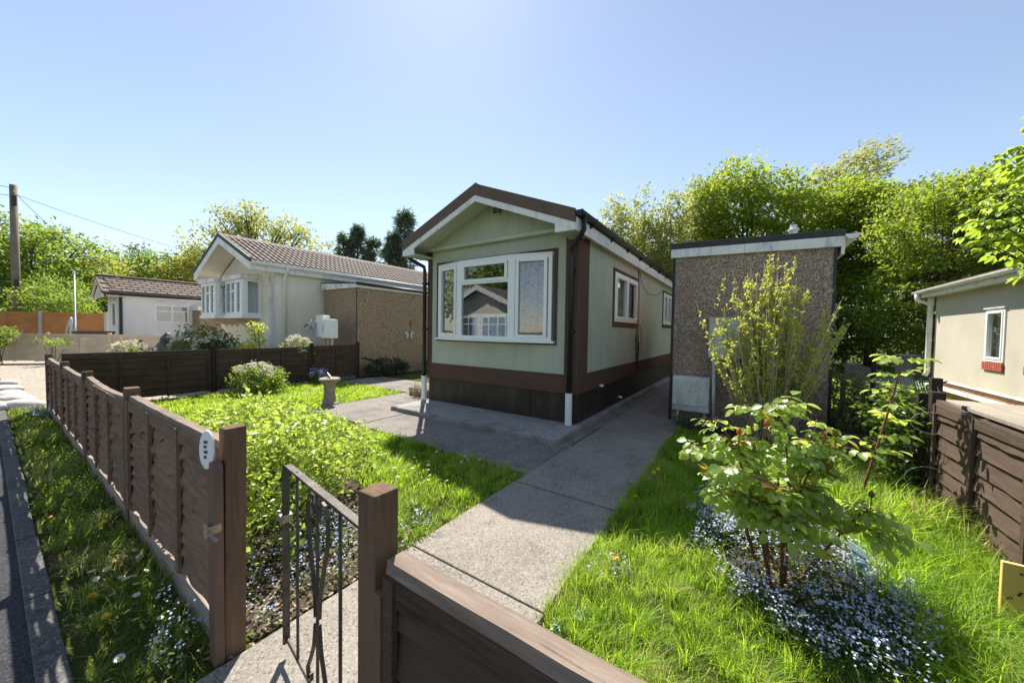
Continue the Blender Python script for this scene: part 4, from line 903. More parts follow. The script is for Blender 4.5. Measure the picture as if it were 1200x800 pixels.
# its pebble dashed shed
cx2, cy2 = lot(-4.78, 10.9)
S2 = thing('garden_shed', 'tan pebble dashed shed with a black gutter beside the cream bungalow', 'shed', cx2, cy2)
MB().box(-1.85, 0, 0, 5.0, 0.0, 2.74).build('wall', M['dash_tan'], S2)
MB().prism([(-1.95, 2.98), (0.06, 2.86), (0.06, 2.89), (-1.95, 3.01)], 'y', -0.07, 5.1).build('roof', M['roof_felt'], S2)
fa = MB(); fa.prism([(-1.92, 2.75), (0.05, 2.745), (0.05, 2.858), (-1.92, 2.97)], 'y', -0.055, -0.002); fa.build('fascia', M['white_worn'], S2, bevel=0.003)
MB().box(0.003, 0.03, 0.0, 5.05, 2.75, 2.855).build('side_fascia', M['white'], S2)
MB().tube([(0.08, -0.06, 2.87), (0.08, 5.0, 2.83)], 0.045, 8).build('gutter', M['black'], S2, smooth=True)
MB().box(-0.02, 0.012, -0.012, -0.001, 0, 2.74).build('corner_trim', M['black'], S2)
dk = MB()
for i in range(9): dk.tube([(0.008, 0.15 + i * 0.17 + random.uniform(-.05, .05), 0.56 - i * 0.01 + random.uniform(-.05, .05)), (0.012, 0.25 + i * 0.17 + random.uniform(-.03, .07), 0.54 - i * 0.02 + random.uniform(-.05, .05)), (0.008, 0.33 + i * 0.17, 0.5 - i * .01)], [0.012, 0.03, 0.006], 6)
dk.build('creeper_remnant', plain('dead_creeper', (0.06, 0.03, 0.025), 0.9, 0.3, 20, 0.4), S2)
MB().tube([(0.0, 2.05, 1.78), (0.05, 2.05, 1.76), (0.055, 2.05, 1.6)], 0.014, 6).build('wall_hook', M['iron'], S2)
# butterfly ornament
bf = thing('butterfly_ornament', 'pale grey butterfly ornament on the tan pebble dashed wall', 'ornament', cx2 + 0.02, cy2 + 2.0, 1.28)
for s in (-1, 1):
    w = MB(); out = [(0, 0.0), (s * 0.06, 0.1), (s * 0.17, 0.16), (s * 0.2, 0.08), (s * 0.13, 0.0), (s * 0.16, -0.08), (s * 0.1, -0.14), (s * 0.03, -0.08)]
    w.prism(out, 'x', 0.01, 0.022); w.build('wing', plain('pale_ornament', (0.5, 0.55, 0.55), 0.6, 0.25, 20), bf, bevel=0.003)
MB().tube([(0.025, 0, -0.12), (0.035, 0, 0), (0.025, 0, 0.12)], [0.006, 0.016, 0.008], 8).build('body', M['iron'], bf)
# neighbour's meter boxes
nx, ny = lot(-5.36, 10.35); nx -= 0.2
mb2 = thing('meter_box', 'pair of white meter boxes on a wooden stand before the tan shed', 'meter box', nx, ny)
MB().box(-0.32, 0.06, -0.1, 0.12, 1.22, 1.86).build('cabinet', M['white'], mb2, bevel=0.01)
MB().box(0.07, 0.52, -0.16, 0.1, 1.2, 1.74).build('cabinet', M['upvc'], mb2, bevel=0.01)
sg = MB().box(0.1, 0.28, -0.168, -0.161, 1.27, 1.69).build('notice', plain('notice_white', (0.78, 0.8, 0.82), 0.5, 0.03), mb2)
t = MB(); t.tube([(0.18, -0.172, 1.58), (0.205, -0.172, 1.56), (0.2, -0.172, 1.51), (0.17, -0.172, 1.46), (0.175, -0.172, 1.41), (0.2, -0.172, 1.39)], 0.008, 5); t.tube([(0.17, -0.172, 1.34), (0.21, -0.172, 1.34)], 0.006, 5)
t.build('lettering', M['ink'], sg)
for xx in (-0.2, 0.0, 0.2, 0.42): MB().box(xx - 0.03, xx + 0.03, -0.05, 0.0, 0, 1.2).build('stand_leg', M['wood_pale'], mb2)
hr = thing('hose_reel', 'round grey metal reel hanging on the side of the white meter boxes', 'reel', nx - 0.42, ny - 0.08, 1.52)
MB().lathe([(0.17, 0), (0.2, 0.015), (0.18, 0.03), (0.09, 0.035), (0.09, 0.12), (0.18, 0.125), (0.19, 0.14), (0.08, 0.16), (0.05, 0.2)], 18).build('drum', M['galv'], hr).rotation_euler = (R(75), 0, R(-25))
MB().tube([(0.03, -0.12, 0.02), (-0.06, -0.22, 0.06), (-0.12, -0.24, -0.02)], 0.02, 8).build('crank', M['iron'], hr)

# ------------------------------------------------------------------ pale bungalow far left
fx, fy = lot(-18.9, 17.0)
F = thing('bungalow', 'small pale grey bungalow with brown tiled roof behind the pale fence', 'house', fx, fy)
MB().prism([(-2.5, 0), (0, 0), (0, 3.0), (-1.25, 3.55), (-2.5, 3.0)], 'y', 0, 10.0).build('wall', M['offwhite'], F)
rf = MB()
def r3(x): return 2.98 + 0.78 * (1 - abs(x + 1.25) / 1.55)
for (xa, xb) in ((-2.8, -1.25), (-1.25, 0.3)): rf.prism([(xa, r3(xa)), (xb, r3(xb)), (xb, r3(xb) + 0.07), (xa, r3(xa) + 0.07)], 'y', -0.5, 10.3)
for k in range(6):
    xa = -1.25 + k * 0.255
    for i in range(28):
        rf.prism([(xa, r3(xa) + 0.065), (xa + 0.262, r3(xa + 0.262) + 0.085), (xa + 0.262, r3(xa + 0.262) + 0.125), (xa, r3(xa) + 0.08)], 'y', -0.48 + i * 0.4 + (k % 2) * 0.2, -0.48 + i * 0.4 + (k % 2) * 0.2 + 0.36)
rf3 = rf.build('roof', M['roof_brown'], F)
MB().tube([(-1.25, -0.52, r3(-1.25) + 0.1), (-1.25, 10.3, r3(-1.25) + 0.1)], 0.09, 8).build('ridge_tiles', M['barge'], rf3)
vb = MB()
for (xa, xb) in ((-2.8, -1.25), (-1.25, 0.3)): vb.prism([(xa, r3(xa) + 0.1), (xb, r3(xb) + 0.1), (xb, r3(xb) - 0.03), (xa, r3(xa) - 0.03)], 'y', -0.55, -0.5)
vb.build('verge_cap', M['barge'], F)
vb = MB()
for (xa, xb) in ((-2.8, -1.25), (-1.25, 0.3)): vb.prism([(xa, r3(xa) - 0.032), (xb, r3(xb) - 0.032), (xb, r3(xb) - 0.2), (xa, r3(xa) - 0.2)], 'y', -0.54, -0.48)
vb.prism([(-2.7, 2.78), (0.2, 2.78), (-1.25, 3.45)], 'y', -0.46, -0.4); vb.build('gable_front', plain('cream_paint', (0.7, 0.62, 0.5), 0.7), F)
MB().box(0.0, 0.28, -0.39, 10, 2.82, 2.86).build('eave_soffit', M['white'], F)
MB().tube([(0.33, -0.5, 2.96), (0.33, 10.2, 2.96)], 0.06, 8).build('gutter', M['black'], F)
MB().tube([(0.33, 0.08, 2.95), (0.06, 0.08, 2.78), (0.06, 0.08, 0.2)], 0.06, 8).build('downpipe', M['black'], F)
def simple_window(parent, m, x0, x1, z0, z1, lights, bars=True, gm='glass', name='window'):
    w = bpy.data.objects.new(name, None); COL.objects.link(w); w.parent = parent
    f = MB(); frame(f, m, x0, x1, z0, z1, 0.07, -0.04, 0.0)
    for i in range(1, lights): xx = x0 + (x1 - x0) * i / lights; f.box(xx - 0.035, xx + 0.035, -0.039, -0.001, z0 + 0.07, z1 - 0.07, m)
    if bars: f.box(x0 + 0.07, x1 - 0.07, -0.036, -0.001, z0 + (z1 - z0) * 0.62, z0 + (z1 - z0) * 0.62 + 0.06, m)
    f.build('frame', M['upvc'], w); MB().box(x0 + 0.06, x1 - 0.06, -0.016, -0.01, z0 + 0.06, z1 - 0.06, m).build('pane', M[gm], w)
    MB().box(x0 + 0.05, x1 - 0.05, -0.006, -0.002, z0 + 0.05, z1 - 0.05, m).build('blind', M['blind'], w); return w
msd = Matrix(((0, -1, 0, 0.0), (1, 0, 0, 0), (0, 0, 1, 0), (0, 0, 0, 1)))
simple_window(F, msd, 1.24, 2.57, 1.62, 2.54, 2)
simple_window(F, Matrix.Identity(4), -1.2, -0.4, 1.4, 2.6, 1, False)
vn = MB()
for yy in (1.3, 2.2): MB().box(0.001, 0.02, yy, yy + 0.3, 2.68, 2.74).build('air_vent', M['galv'], F)
MB().box(0.02, 1.2, 2.72, 6.2, 0, 2.3).build('porch', M['dash_tan'], F); MB().box(0.01, 1.3, 2.62, 6.3, 2.303, 2.5).build('porch_roof', M['white'], F)

# ------------------------------------------------------------------ cream house on the right
hx, hy = lot(10.73, 9.0)
Q = thing('bungalow', 'rough cream rendered bungalow on a brick skirt at the right edge', 'house', hx, hy)
LQ = 7.5
wm = MB(); holes = [(-3.0, -2.36, 1.04, 2.06), (-5.0, -3.66, 1.04, 2.06)]
wall_plane(wm, (-LQ, 0), (0.46, 2.6), holes, 0, 0.1, axis='y'); wall_plane(wm, (0.1005, 4.5), (0.46, 2.6), [], -0.1, 0.1); wall_plane(wm, (0.1005, 4.5), (0.46, 2.6), [], -LQ, 0.1)
wm.box(4.4, 4.5, -LQ + 0.101, -0.101, 0.46, 2.6)
wm.build('wall', M['rough_cream'], Q)
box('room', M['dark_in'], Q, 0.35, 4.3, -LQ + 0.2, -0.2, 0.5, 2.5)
MB().box(0.03, 4.4, -LQ + 0.03, -0.03, -0.1, 0.458).build('skirt', M['brick'], Q)
MB().box(-0.02, 0.12, -LQ, 0.02, 0.425, 0.459).build('drip_trim', M['white_worn'], Q, bevel=0.003)
MB().box(-0.1, -0.03, -LQ, 0.1, 0.24, 0.32).build('trunking', M['white'], Q, bevel=0.006)
MB().prism([(-0.28, 2.62), (2.25, 3.25), (4.8, 2.62), (4.8, 2.72), (2.25, 3.36), (-0.28, 2.71)], 'y', -LQ - 0.3, 0.28).build('roof', M['roof_brown'], Q)
MB().box(-0.25, -0.22, -LQ - 0.25, 0.25, 2.5, 2.66).build('fascia', M['white'], Q, bevel=0.003)
MB().box(-0.219, -0.002, -LQ - 0.25, 0.25, 2.52, 2.55).build('eave_soffit', M['white'], Q)
g = MB(); prof = [(-0.31 + 0.06 * math.cos(a), 2.66 + 0.065 * math.sin(a)) for a in np.linspace(math.pi, 2 * math.pi, 10)] + [(-0.31 + 0.05 * math.cos(a), 2.66 + 0.055 * math.sin(a)) for a in np.linspace(2 * math.pi, math.pi, 10)]
g.prism(prof, 'y', -LQ - 0.25, 0.28); g.build('gutter', M['white'], Q)
d = MB(); d.tube([(-0.31, 0.1, 2.6), (-0.31, 0.1, 2.45), (-0.08, 0.06, 2.32), (-0.08, 0.06, 0.6), (-0.12, 0.06, 0.5)], 0.05, 10); d.tube([(-0.08, 0.06, 2.3), (-0.08, 0.06, 2.5)], 0.06, 10); d.build('downpipe', M['white'], Q, smooth=True)
mL = Matrix(((0, 1, 0, 0.0), (-1, 0, 0, 0), (0, 0, 1, 0), (0, 0, 0, 1)))     # x -> -y, outwards is -x
def win_q(y0, y1, z0, z1, lights):
    w = bpy.data.objects.new('window', None); COL.objects.link(w); w.parent = Q
    f = MB(); frame(f, mL, -y1, -y0, z0, z1, 0.06, -0.02, 0.05)
    k = (y1 - y0 - 0.1) / lights
    for i in range(lights): frame(f, mL, -y1 + 0.05 + i * k, -y1 + 0.05 + (i + 1) * k, z0 + 0.05, z1 - 0.05, 0.04, -0.03, 0.04)
    f.build('frame', M['upvc'], w, bevel=0.003)
    MB().box(-y1 + 0.06, -y0 - 0.06, 0.005, 0.011, z0 + 0.06, z1 - 0.06, mL).build('pane', M['glass_clear'], w)
    dm = MB(); drape(dm, -y1 - 0.4, -y0 + 0.1, 0.125, z0 - 0.02, z1 + 0.02, 0.014, 9, m=mL); dm.build('net_curtain', M['net'], w)
    s = MB(); nb = max(4, int((y1 - y0 + 0.04) / 0.07)); kk = (y1 - y0 + 0.04) / nb
    for i in range(nb): s.box(-y1 - 0.02 + i * kk, -y1 - 0.02 + (i + 1) * kk - 0.009, -0.035, -0.001, z0 - 0.165, z0 - 0.012, mL)
    s.build('brick_sill', M['brick_red'], w, bevel=0.004)
    MB().box(-y1 - 0.03, -y0 + 0.03, -0.045, -0.001, z1 + 0.002, z1 + 0.04, mL).build('head_drip', M['white'], w)
win_q(-3.0, -2.36, 1.04, 2.06, 1); win_q(-5.0, -3.66, 1.04, 2.06, 2)

# ------------------------------------------------------------------ house across the road (seen mirrored in the bow window)
A = thing('bungalow', 'white gabled bungalow across the road mirrored in the bow window', 'house', -10.0, -7.4)
MB().prism([(-4.6, 0), (0, 0), (0, 2.9), (-2.3, 3.9), (-4.6, 2.9)], 'y', -8, 0).build('wall', M['cream'], A)
rf = MB()
def r4(x): return 2.85 + 1.15 * (1 - abs(x + 2.3) / 2.6)
for (xa, xb) in ((-4.9, -2.3), (-2.3, 0.3)): rf.prism([(xa, r4(xa)), (xb, r4(xb)), (xb, r4(xb) + 0.12), (xa, r4(xa) + 0.12)], 'y', -8.3, 0.4)
rf.build('roof', M['roof_brown'], A)
vb = MB()
for (xa, xb) in ((-4.9, -2.3), (-2.3, 0.3)): vb.prism([(xa, r4(xa) + 0.1), (xb, r4(xb) + 0.1), (xb, r4(xb) - 0.2), (xa, r4(xa) - 0.2)], 'y', 0.401, 0.44)
vb.build('bargeboard', M['upvc'], A)
mF = Matrix(((-1, 0, 0, 0), (0, -1, 0, 0.0), (0, 0, 1, 0), (0, 0, 0, 1)))
simple_window(A, mF, 0.5, 2.2, 1.0, 2.3, 3); simple_window(A, mF, 2.7, 4.2, 1.0, 2.3, 3)
# ------------------------------------------------------------------ far fences, pole, lamp, clutter on the left
def W(px, Z): return ((px - 600) / 415.0 * Z, Z)         # plan position of a picture column at distance Z
def Wl(px, Z): return lot(*W(px, Z))
p0 = Wl(196, 14.4); p1 = Wl(-60, 12.6)
pf = thing('panel_fence', 'low pale wooden fence across the far side of the gravel drive', 'fence', p0[0], p0[1], 0, math.atan2(p0[1] - p1[1], p0[0] - p1[0]))
ln = math.hypot(p1[0] - p0[0], p1[1] - p0[1])
for i in range(int(ln / 1.83) + 1):
    post(pf, -i * 1.83, 0.0, 1.16, M['wood_pale'], 0.09)
    fence_panel(pf, -i * 1.83 - 1.78, -i * 1.83 - 0.05, 0.08, 1.08, M['wood_pale'], M['wood_pale'], seed=60 + i, nb=6, nbat=1, capw=0.06)
p0 = Wl(140, 20.5); p1 = Wl(-90, 18.5)
of = thing('panel_fence', 'tall new orange brown fence with concrete posts below the big trees', 'fence', p0[0], p0[1], 0, math.atan2(p0[1] - p1[1], p0[0] - p1[0]))
ln = math.hypot(p1[0] - p0[0], p1[1] - p0[1]); conc_post = plain('concrete_post', (0.5, 0.47, 0.43), 0.85, 0.1, 6, 0.3)
for i in range(int(ln / 2.9) + 1):
    post(of, -i * 2.9 - 0.6, -0.03, 2.2, conc_post, 0.13)
    fence_panel(of, -i * 2.9 - 3.43, -i * 2.9 - 0.67, 0.2, 2.1, M['wood_orange'], M['wood_orange'], seed=80 + i, nb=12, nbat=1)
tx, ty = W(20, 21.5)
tp = thing('telegraph_pole', 'tall weathered wooden telegraph pole behind the orange fence', 'pole', *lot(tx, ty))
MB().tube([(0, 0, -0.2), (0.02, 0, 4), (0, 0, 9.75)], [0.19, 0.175, 0.15], 14).build('pole', M['wood_grey'], tp, smooth=True)
MB().box(0.16, 0.36, -0.1, 0.1, 8.5, 9.1).box(0.12, 0.2, -0.03, 0.03, 8.7, 8.8).build('junction_box', M['plastic_dark'], tp, bevel=0.02)
MB().box(0.15, 0.5, -0.1, 0.1, 3.75, 4.1).build('meter_box', M['plastic_dark'], tp, bevel=0.02)
MB().tube([(-0.3, 0.0, 9.2), (0.3, 0, 9.2)], 0.03, 6).build('step_bolt', M['iron'], tp)
def wire(a, b, sag, lab):
    o = MB().tube(bez(a, b, -sag * 2, 16), 0.016, 4).build('overhead_wire', M['plastic_dark']); return tag(o, lab, 'wire', 'overhead wires')
T = Vector((tx, ty, 9.0))
wire(T + Vector((0, 0, 0.55)), (-42, 12, 12.2), 0.3, 'upper thin overhead wire running left from the telegraph pole top')
wire(T + Vector((0, 0, 0.1)), (-42, 14, 10.3), 0.3, 'lower thin overhead wire running left from the telegraph pole')
wire(T + Vector((0.1, 0, 0.2)), (-18.2, 30, 5.6), 0.4, 'thin wire sloping down right from the telegraph pole past the trees')
wire(T + Vector((0.1, 0, 0.3)), (-19.0, 17.2, 3.7), 0.3, 'thin service wire sloping from the telegraph pole to the grey bungalow roof')
lx, ly = W(88, 19.5)
lp = thing('lamp_post', 'slim white lamp post in front of the orange fence', 'lamp post', *lot(lx, ly))
MB().tube([(0, 0, -0.1), (0, 0, 1.2), (0, 0, 1.22), (0, 0, 4.25)], [0.075, 0.075, 0.045, 0.038], 12).build('column', M['galv'], lp, smooth=True)
MB().tube([(0, 0, 4.25), (0, 0, 4.3), (0, 0, 4.42)], [0.05, 0.06, 0.03], 12).build('cap', M['white'], lp)
hx_, hy_ = W(78, 16.0)
rl = thing('hand_rail', 'white tubular hand rail beside the steps of the grey bungalow', 'rail', *lot(hx_, hy_))
MB().tube([(-0.1, 0, 0), (-0.1, 0, 1.15), (0.1, 0, 1.3), (1.5, 0, 1.75), (1.6, 0, 1.7), (1.6, 0, 0)], 0.035, 8).build('rail', M['galv'], rl, smooth=True)
MB().tube([(1.35, 0.0, 0), (1.35, 0, 1.69)], 0.03, 8).build('upright', M['galv'], rl)
tbx, tby = W(110, 15.2)
tb = thing('plant_tub', 'round black tub showing above the pale fence beside the hand rail', 'tub', *lot(tbx, tby))
MB().lathe([(0.4, 0), (0.55, 1.0), (0.62, 1.12), (0.62, 1.2), (0.5, 1.2), (0.46, 1.05)], 24).build('tub', M['plastic_dark'], tb)
# parked car and covered heap in the neighbour's yard
ax, ay = W(186, 12.6)
car = thing('parked_car', 'small pale blue vehicle with a round badge half hidden behind the side fence', 'vehicle', *lot(ax, ay), 0, R(8))
car.scale = (.7, .7, .7)
prof = [(-0.0, 0.3), (-0.05, 0.75), (0.1, 0.95), (0.35, 1.38), (1.0, 1.46), (2.3, 1.42), (2.95, 0.98), (3.75, 0.85), (3.85, 0.5), (3.8, 0.3)]
MB().prism(prof, 'x', -0.8, 0.8).build('body', M['car_white'], car, bevel=0.05)
MB().prism([(0.045, 1.0), (0.3, 1.36), (0.325, 1.34), (0.07, 0.98)], 'x', -0.68, 0.68).build('rear_window', M['plastic_dark'], car)
for s in (-1, 1):
    MB().prism([(0.5, 1.0), (0.55, 1.33), (2.2, 1.33), (2.75, 1.0)], 'x', s * 0.8, s * 0.808).build('side_window', M['plastic_dark'], car)
    MB().box(s * 0.72 - 0.07, s * 0.72 + 0.07, -0.06, 0.02, 0.72, 0.98).build('tail_light', M['brick_red'], car, bevel=0.01)
    for yy in (0.75, 3.1):
        w = MB().lathe([(0.12, -0.09), (0.29, -0.09), (0.31, -0.06), (0.31, 0.06), (0.29, 0.09), (0.12, 0.09)], 20).build('wheel', M['plastic_dark'], car); w.rotation_euler = (0, R(90), 0); w.location = (s * 0.72, yy, 0.31)
        r_ = MB().lathe([(0.02, -0.1), (0.19, -0.1), (0.2, 0.1), (0.02, 0.1)], 16).build('rim', M['galv'], w)
em = MB().tube([(0.07 * math.cos(a), -0.062, 0.86 + 0.07 * math.sin(a)) for a in np.linspace(0, 2 * math.pi, 17)], 0.012, 6).build('badge', M['ink'], car)
bx, by = W(166, 12.2)
hp = MB(); nn = 9
hv = [(0.75 * math.cos(6.283 * j / 11) * r, 0.5 * math.sin(6.283 * j / 11) * r, 1.02 * (1 - r ** 1.25) + random.uniform(-.06, .06) * (r < .99)) for r in (1, .82, .6, .35, .1) for j in range(11)]
hp.add(hv, [(i * 11 + j, i * 11 + (j + 1) % 11, (i + 1) * 11 + (j + 1) % 11, (i + 1) * 11 + j) for i in range(4) for j in range(11)] + [tuple(44 + j for j in range(11))])
o = hp.build('covered_heap', M['tarp']); at_lot(o, *lot(bx, by)); tag(o, 'brown sheeted heap beside the half hidden pale blue vehicle', 'heap')
for k, (px_, dz, lab) in enumerate(((206, 1.22, 'dark plastic sack heaped against the half hidden pale blue vehicle'), (213, 1.12, 'dark crumpled sack between the pale blue vehicle and the cream budded bush'))):
    bgx, bgy = W(px_ - 8, 12.3)
    sb = MB(); sv = [(0.32 * math.cos(6.283 * j / 10) * r * random.uniform(.85, 1.1), 0.3 * math.sin(6.283 * j / 10) * r, z + random.uniform(-.03, .03)) for z, r in ((0, .9), (.3, 1.1), (.7, 1.0), (dz - .15, .75), (dz, .25)) for j in range(10)]
    sb.add(sv, [(i * 10 + j, i * 10 + (j + 1) % 10, (i + 1) * 10 + (j + 1) % 10, (i + 1) * 10 + j) for i in range(4) for j in range(10)] + [tuple(40 + j for j in range(10))])
    o = sb.build('rubbish_sack', M['plastic_dark'], smooth=False); at_lot(o, *lot(bgx, bgy)); tag(o, lab, 'sack', 'rubbish sacks')
# pale boulders at the drive's edge
for i, (px_, Z, s, lab) in enumerate(((6, 8.4, .17, 'flat pale boulder farthest up the drive edge row'), (2, 7.6, .2, 'pale boulder second from the far end of the drive edge row'), (8, 6.95, .24, 'broad whitish boulder in the middle of the drive edge row'),
                                (14, 6.5, .25, 'large rounded boulder second from the grass in the drive edge row'), (24, 6.15, .23, 'flat pinkish boulder half in the verge grass'), (-4, 6.0, .2, 'small pale boulder outermost in the drive edge row'))):
    rr = random.Random(i); st = MB(); n1, n2 = 12, 7; vs = []
    for a in range(n2):
        th = math.pi * (a + 0.5) / n2
        for c in range(n1):
            ph = 2 * math.pi * c / n1; k = 1 + 0.12 * math.sin(3 * ph + i) + rr.uniform(-.06, .06)
            vs.append((s * 1.25 * math.sin(th) * math.cos(ph) * k, s * 0.85 * math.sin(th) * math.sin(ph) * k, s * 0.5 * math.cos(th)))
    st.add(vs, [(a * n1 + c, a * n1 + (c + 1) % n1, (a + 1) * n1 + (c + 1) % n1, (a + 1) * n1 + c) for a in range(n2 - 1) for c in range(n1)] + [tuple(range(n1 - 1, -1, -1)), tuple((n2 - 1) * n1 + c for c in range(n1))])
    o = st.build('boulder', M['stone'], smooth=True); at_lot(o, *Wl(px_, Z), 0.06, rr.uniform(0, 3)); tag(o, lab, 'boulder', 'pale boulders along the drive')
# sundial pedestal
sdl = thing('sundial', 'small stone sundial pedestal on the lawn before the side fence', 'sundial', -5.88, 3.11)
MB().lathe([(0.17, -0.02), (0.17, 0.05), (0.135, 0.07), (0.115, 0.11), (0.10, 0.25), (0.105, 0.40), (0.13, 0.44), (0.165, 0.47)], 24).build('pedestal', M['sundial'], sdl, smooth=False)
MB().lathe([(0.165, 0.472), (0.19, 0.485), (0.19, 0.515), (0.17, 0.53)], 24).build('dial', M['sundial'], sdl)
MB().prism([(-0.09, 0.532), (0.08, 0.532), (-0.08, 0.63)], 'y', -0.003, 0.003).build('gnomon', M['steel'], sdl)
# things on the right
yb = thing('yellow_board', 'yellow pitted board propped at the bottom right corner', 'board', 2.06, 2.28, 0, 0)
MB().box(-0.1, 0.1, -0.012, 0.012, 0, 0.36).build('board', M['yellow'], yb, bevel=0.004)
hl = MB()
for i in range(16): a, c = random.uniform(-.08, .08), random.uniform(.03, .33); hl.box(a - .005, a + .006, -0.0145, -0.0125, c - .006, c + .005)
hl.build('pits', M['terracotta'], yb)
tgx, tgy = lot(1.034 * 2.05, 2.05)
lb = thing('plant_label', 'pale blue pointed plant label stuck in the bed beside the rose', 'plant label', tgx, tgy, 0.0, R(-35))
o = MB().prism([(-0.04, 0.26), (0.045, 0.2), (0.05, 0.06), (0.01, -0.06), (-0.03, 0.06)], 'y', -0.003, 0.003).build('tag', M['lightblue'], lb); o.rotation_euler = (R(-12), R(-20), 0)
mk = MB()
for i in range(5): mk.box(-0.028 + i * 0.013, -0.02 + i * 0.013, -0.005, -0.0035, 0.19 - i * 0.008, 0.205 - i * 0.008)
for i in range(3): mk.box(-0.02 + i * 0.018, -0.006 + i * 0.018, -0.005, -0.0035, 0.10 + 0.01 * i, 0.14)
mk.build('lettering', M['teal_ink'], o)
bxn = thing('storage_bin', 'dark slate wheelie bin by the corner of the cream rendered house', 'bin', *Wl(1077, 9.6), 0, R(20))
MB().prism([(-0.26, 0.06), (0.26, 0.06), (0.32, 0.92), (-0.32, 0.92)], 'y', -0.3, 0.32).build('body', M['plastic_dark'], bxn, bevel=0.02)
MB().prism([(-0.36, 0.922), (0.34, 0.922), (0.3, 1.0), (-0.36, 1.03)], 'x', -0.34, 0.34).build('lid', M['plastic_dark'], bxn, bevel=0.015)
for s in (-1, 1):
    w = MB().lathe([(0.02, -0.03), (0.1, -0.03), (0.1, 0.03), (0.02, 0.03)], 16).build('wheel', M['plastic_dark'], bxn); w.rotation_euler = (0, R(90), 0); w.location = (s * 0.28, 0.3, 0.1)
mbd = thing('plank_platform', 'weathered mossy planks lying flat just behind the right fence', 'planks', 2.42, 2.0)
for i in range(4): MB().box(0.02 + i * 0.22, 0.225 + i * 0.22, 0, 2.6, 0.86, 0.895).build('plank', M['moss_board'], mbd, bevel=0.004)
for yy in (0.2, 2.35): MB().box(0.02, 0.88, yy, yy + 0.08, -0.02, 0.858).build('support', M['wood_dark'], mbd)
# wire mesh fence behind the planting on the right
wf = thing('wire_fence', 'wire mesh fence on dark posts in front of the sunlit neighbouring lawn', 'fence', 2.3, 4.2)
for yy in (0.1, 2.0, 3.9): MB().box(-0.035, 0.035, yy - 0.035, yy + 0.035, -0.05, 1.12).build('post', M['wood_dark_v'], wf)
ms = MB()
k = 0.075
for i in range(int(4.9 / k)):
    y0 = -1.0 + i * k
    for s in (1, -1):
        a, b_ = (y0, 0.05), (y0 + 1.0, 1.05)
        if s < 0: a, b_ = (y0, 1.05), (y0 + 1.0, 0.05)
        pa, pb = list(a), list(b_)
        if pa[0] < 0: t = -pa[0]; pa[1] += (1 if s > 0 else -1) * t; pa[0] = 0
        if pb[0] > 3.9: t = pb[0] - 3.9; pb[1] -= (1 if s > 0 else -1) * t; pb[0] = 3.9
        if pb[0] > pa[0]: ms.tube([(0, pa[0], pa[1]), (0, pb[0], pb[1])], 0.0018, 3, cap=False)
ms.build('mesh', M['galv'], wf)
tr_ = thing('planter', 'long terracotta trough in the shade beneath the wire fence', 'planter', *Wl(1042, 4.15), 0, R(15))
MB().prism([(-0.14, 0), (0.14, 0), (0.18, 0.24), (0.19, 0.24), (0.19, 0.28), (-0.19, 0.28), (-0.19, 0.24), (-0.18, 0.24)], 'x', -0.42, 0.42).build('trough', M['terracotta'], tr_, bevel=0.008)
MB().box(-0.4, 0.4, -0.165, 0.165, 0.281, 0.29).build('compost', M['soil'], tr_)

# ------------------------------------------------------------------ small plants: generic leafy shrub made like a tree with several stems
def shrub(name, label, cat, x, y, lobes, nc, npc, leaf, crad, mat, seed, group=None, stems=9, sr=0.012, aspect=0.55, bark='bark', tpl=None, **kw):
    w = P(x, y)
    # lobes are given in plot directions; turn them to world
    ll = []
    for (a, b_, c, ra, rb_, rc) in lobes: ll.append((CX * a - SX * b_, SX * a + CX * b_, c, (ra + rb_) / 2 if abs(ra - rb_) < .2 else ra * .9, (ra + rb_) / 2 if abs(ra - rb_) < .2 else rb_ * 1.0, rc))
    return tree(name, label, cat, (w.x, w.y), ll, nc, npc, leaf, crad, M[mat], sr, seed=seed, group=group, multi=stems, aspect=aspect, bark=bark, crown='foliage', **kw)
def blossoms(parent, C, r, n_pet, size, mat, seed, name='blossom'):
    g = np.random.default_rng(seed); pts = np.repeat(C, n_pet, 0) + g.normal(size=(len(C) * n_pet, 3)) * r * 0.5
    D = unit(g.normal(size=pts.shape) + np.array([0, 0, .4])); Nn = unit(g.normal(size=pts.shape) * .6 + np.array([0, -.2, 1]))
    return leaves(name, pts, D, Nn, np.full(len(pts), size) * g.uniform(.7, 1.2, len(pts)), np.full(len(pts), size * .9), mat, g.random(len(pts)), parent)
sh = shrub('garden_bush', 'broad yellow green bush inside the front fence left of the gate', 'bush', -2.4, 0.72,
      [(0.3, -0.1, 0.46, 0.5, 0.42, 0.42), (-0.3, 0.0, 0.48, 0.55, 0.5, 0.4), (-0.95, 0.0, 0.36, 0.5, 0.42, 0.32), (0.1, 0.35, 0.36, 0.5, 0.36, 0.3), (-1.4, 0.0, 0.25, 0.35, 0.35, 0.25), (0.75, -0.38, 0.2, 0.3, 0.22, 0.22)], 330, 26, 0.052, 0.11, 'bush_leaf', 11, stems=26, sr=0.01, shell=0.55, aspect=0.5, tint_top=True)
hy_o = shrub('viburnum', 'round bush with cream flower heads against the dark side fence', 'bush', -8.2, 2.75, [(0, 0, 0.36, 0.48, 0.48, 0.3), (0.15, 0.1, 0.2, 0.4, 0.4, 0.2)], 130, 26, 0.06, 0.1, 'mid_leaf', 12, stems=10)
g = np.random.default_rng(4); a = g.uniform(0, 6.28, 34); e = g.uniform(0.25, 1.5, 34)
C = np.stack([0.48 * np.cos(a) * np.cos(e), 0.48 * np.sin(a) * np.cos(e), 0.36 + 0.3 * np.sin(e)], -1); blossoms(hy_o, C, 0.055, 30, 0.04, M['cream_petal'], 5)
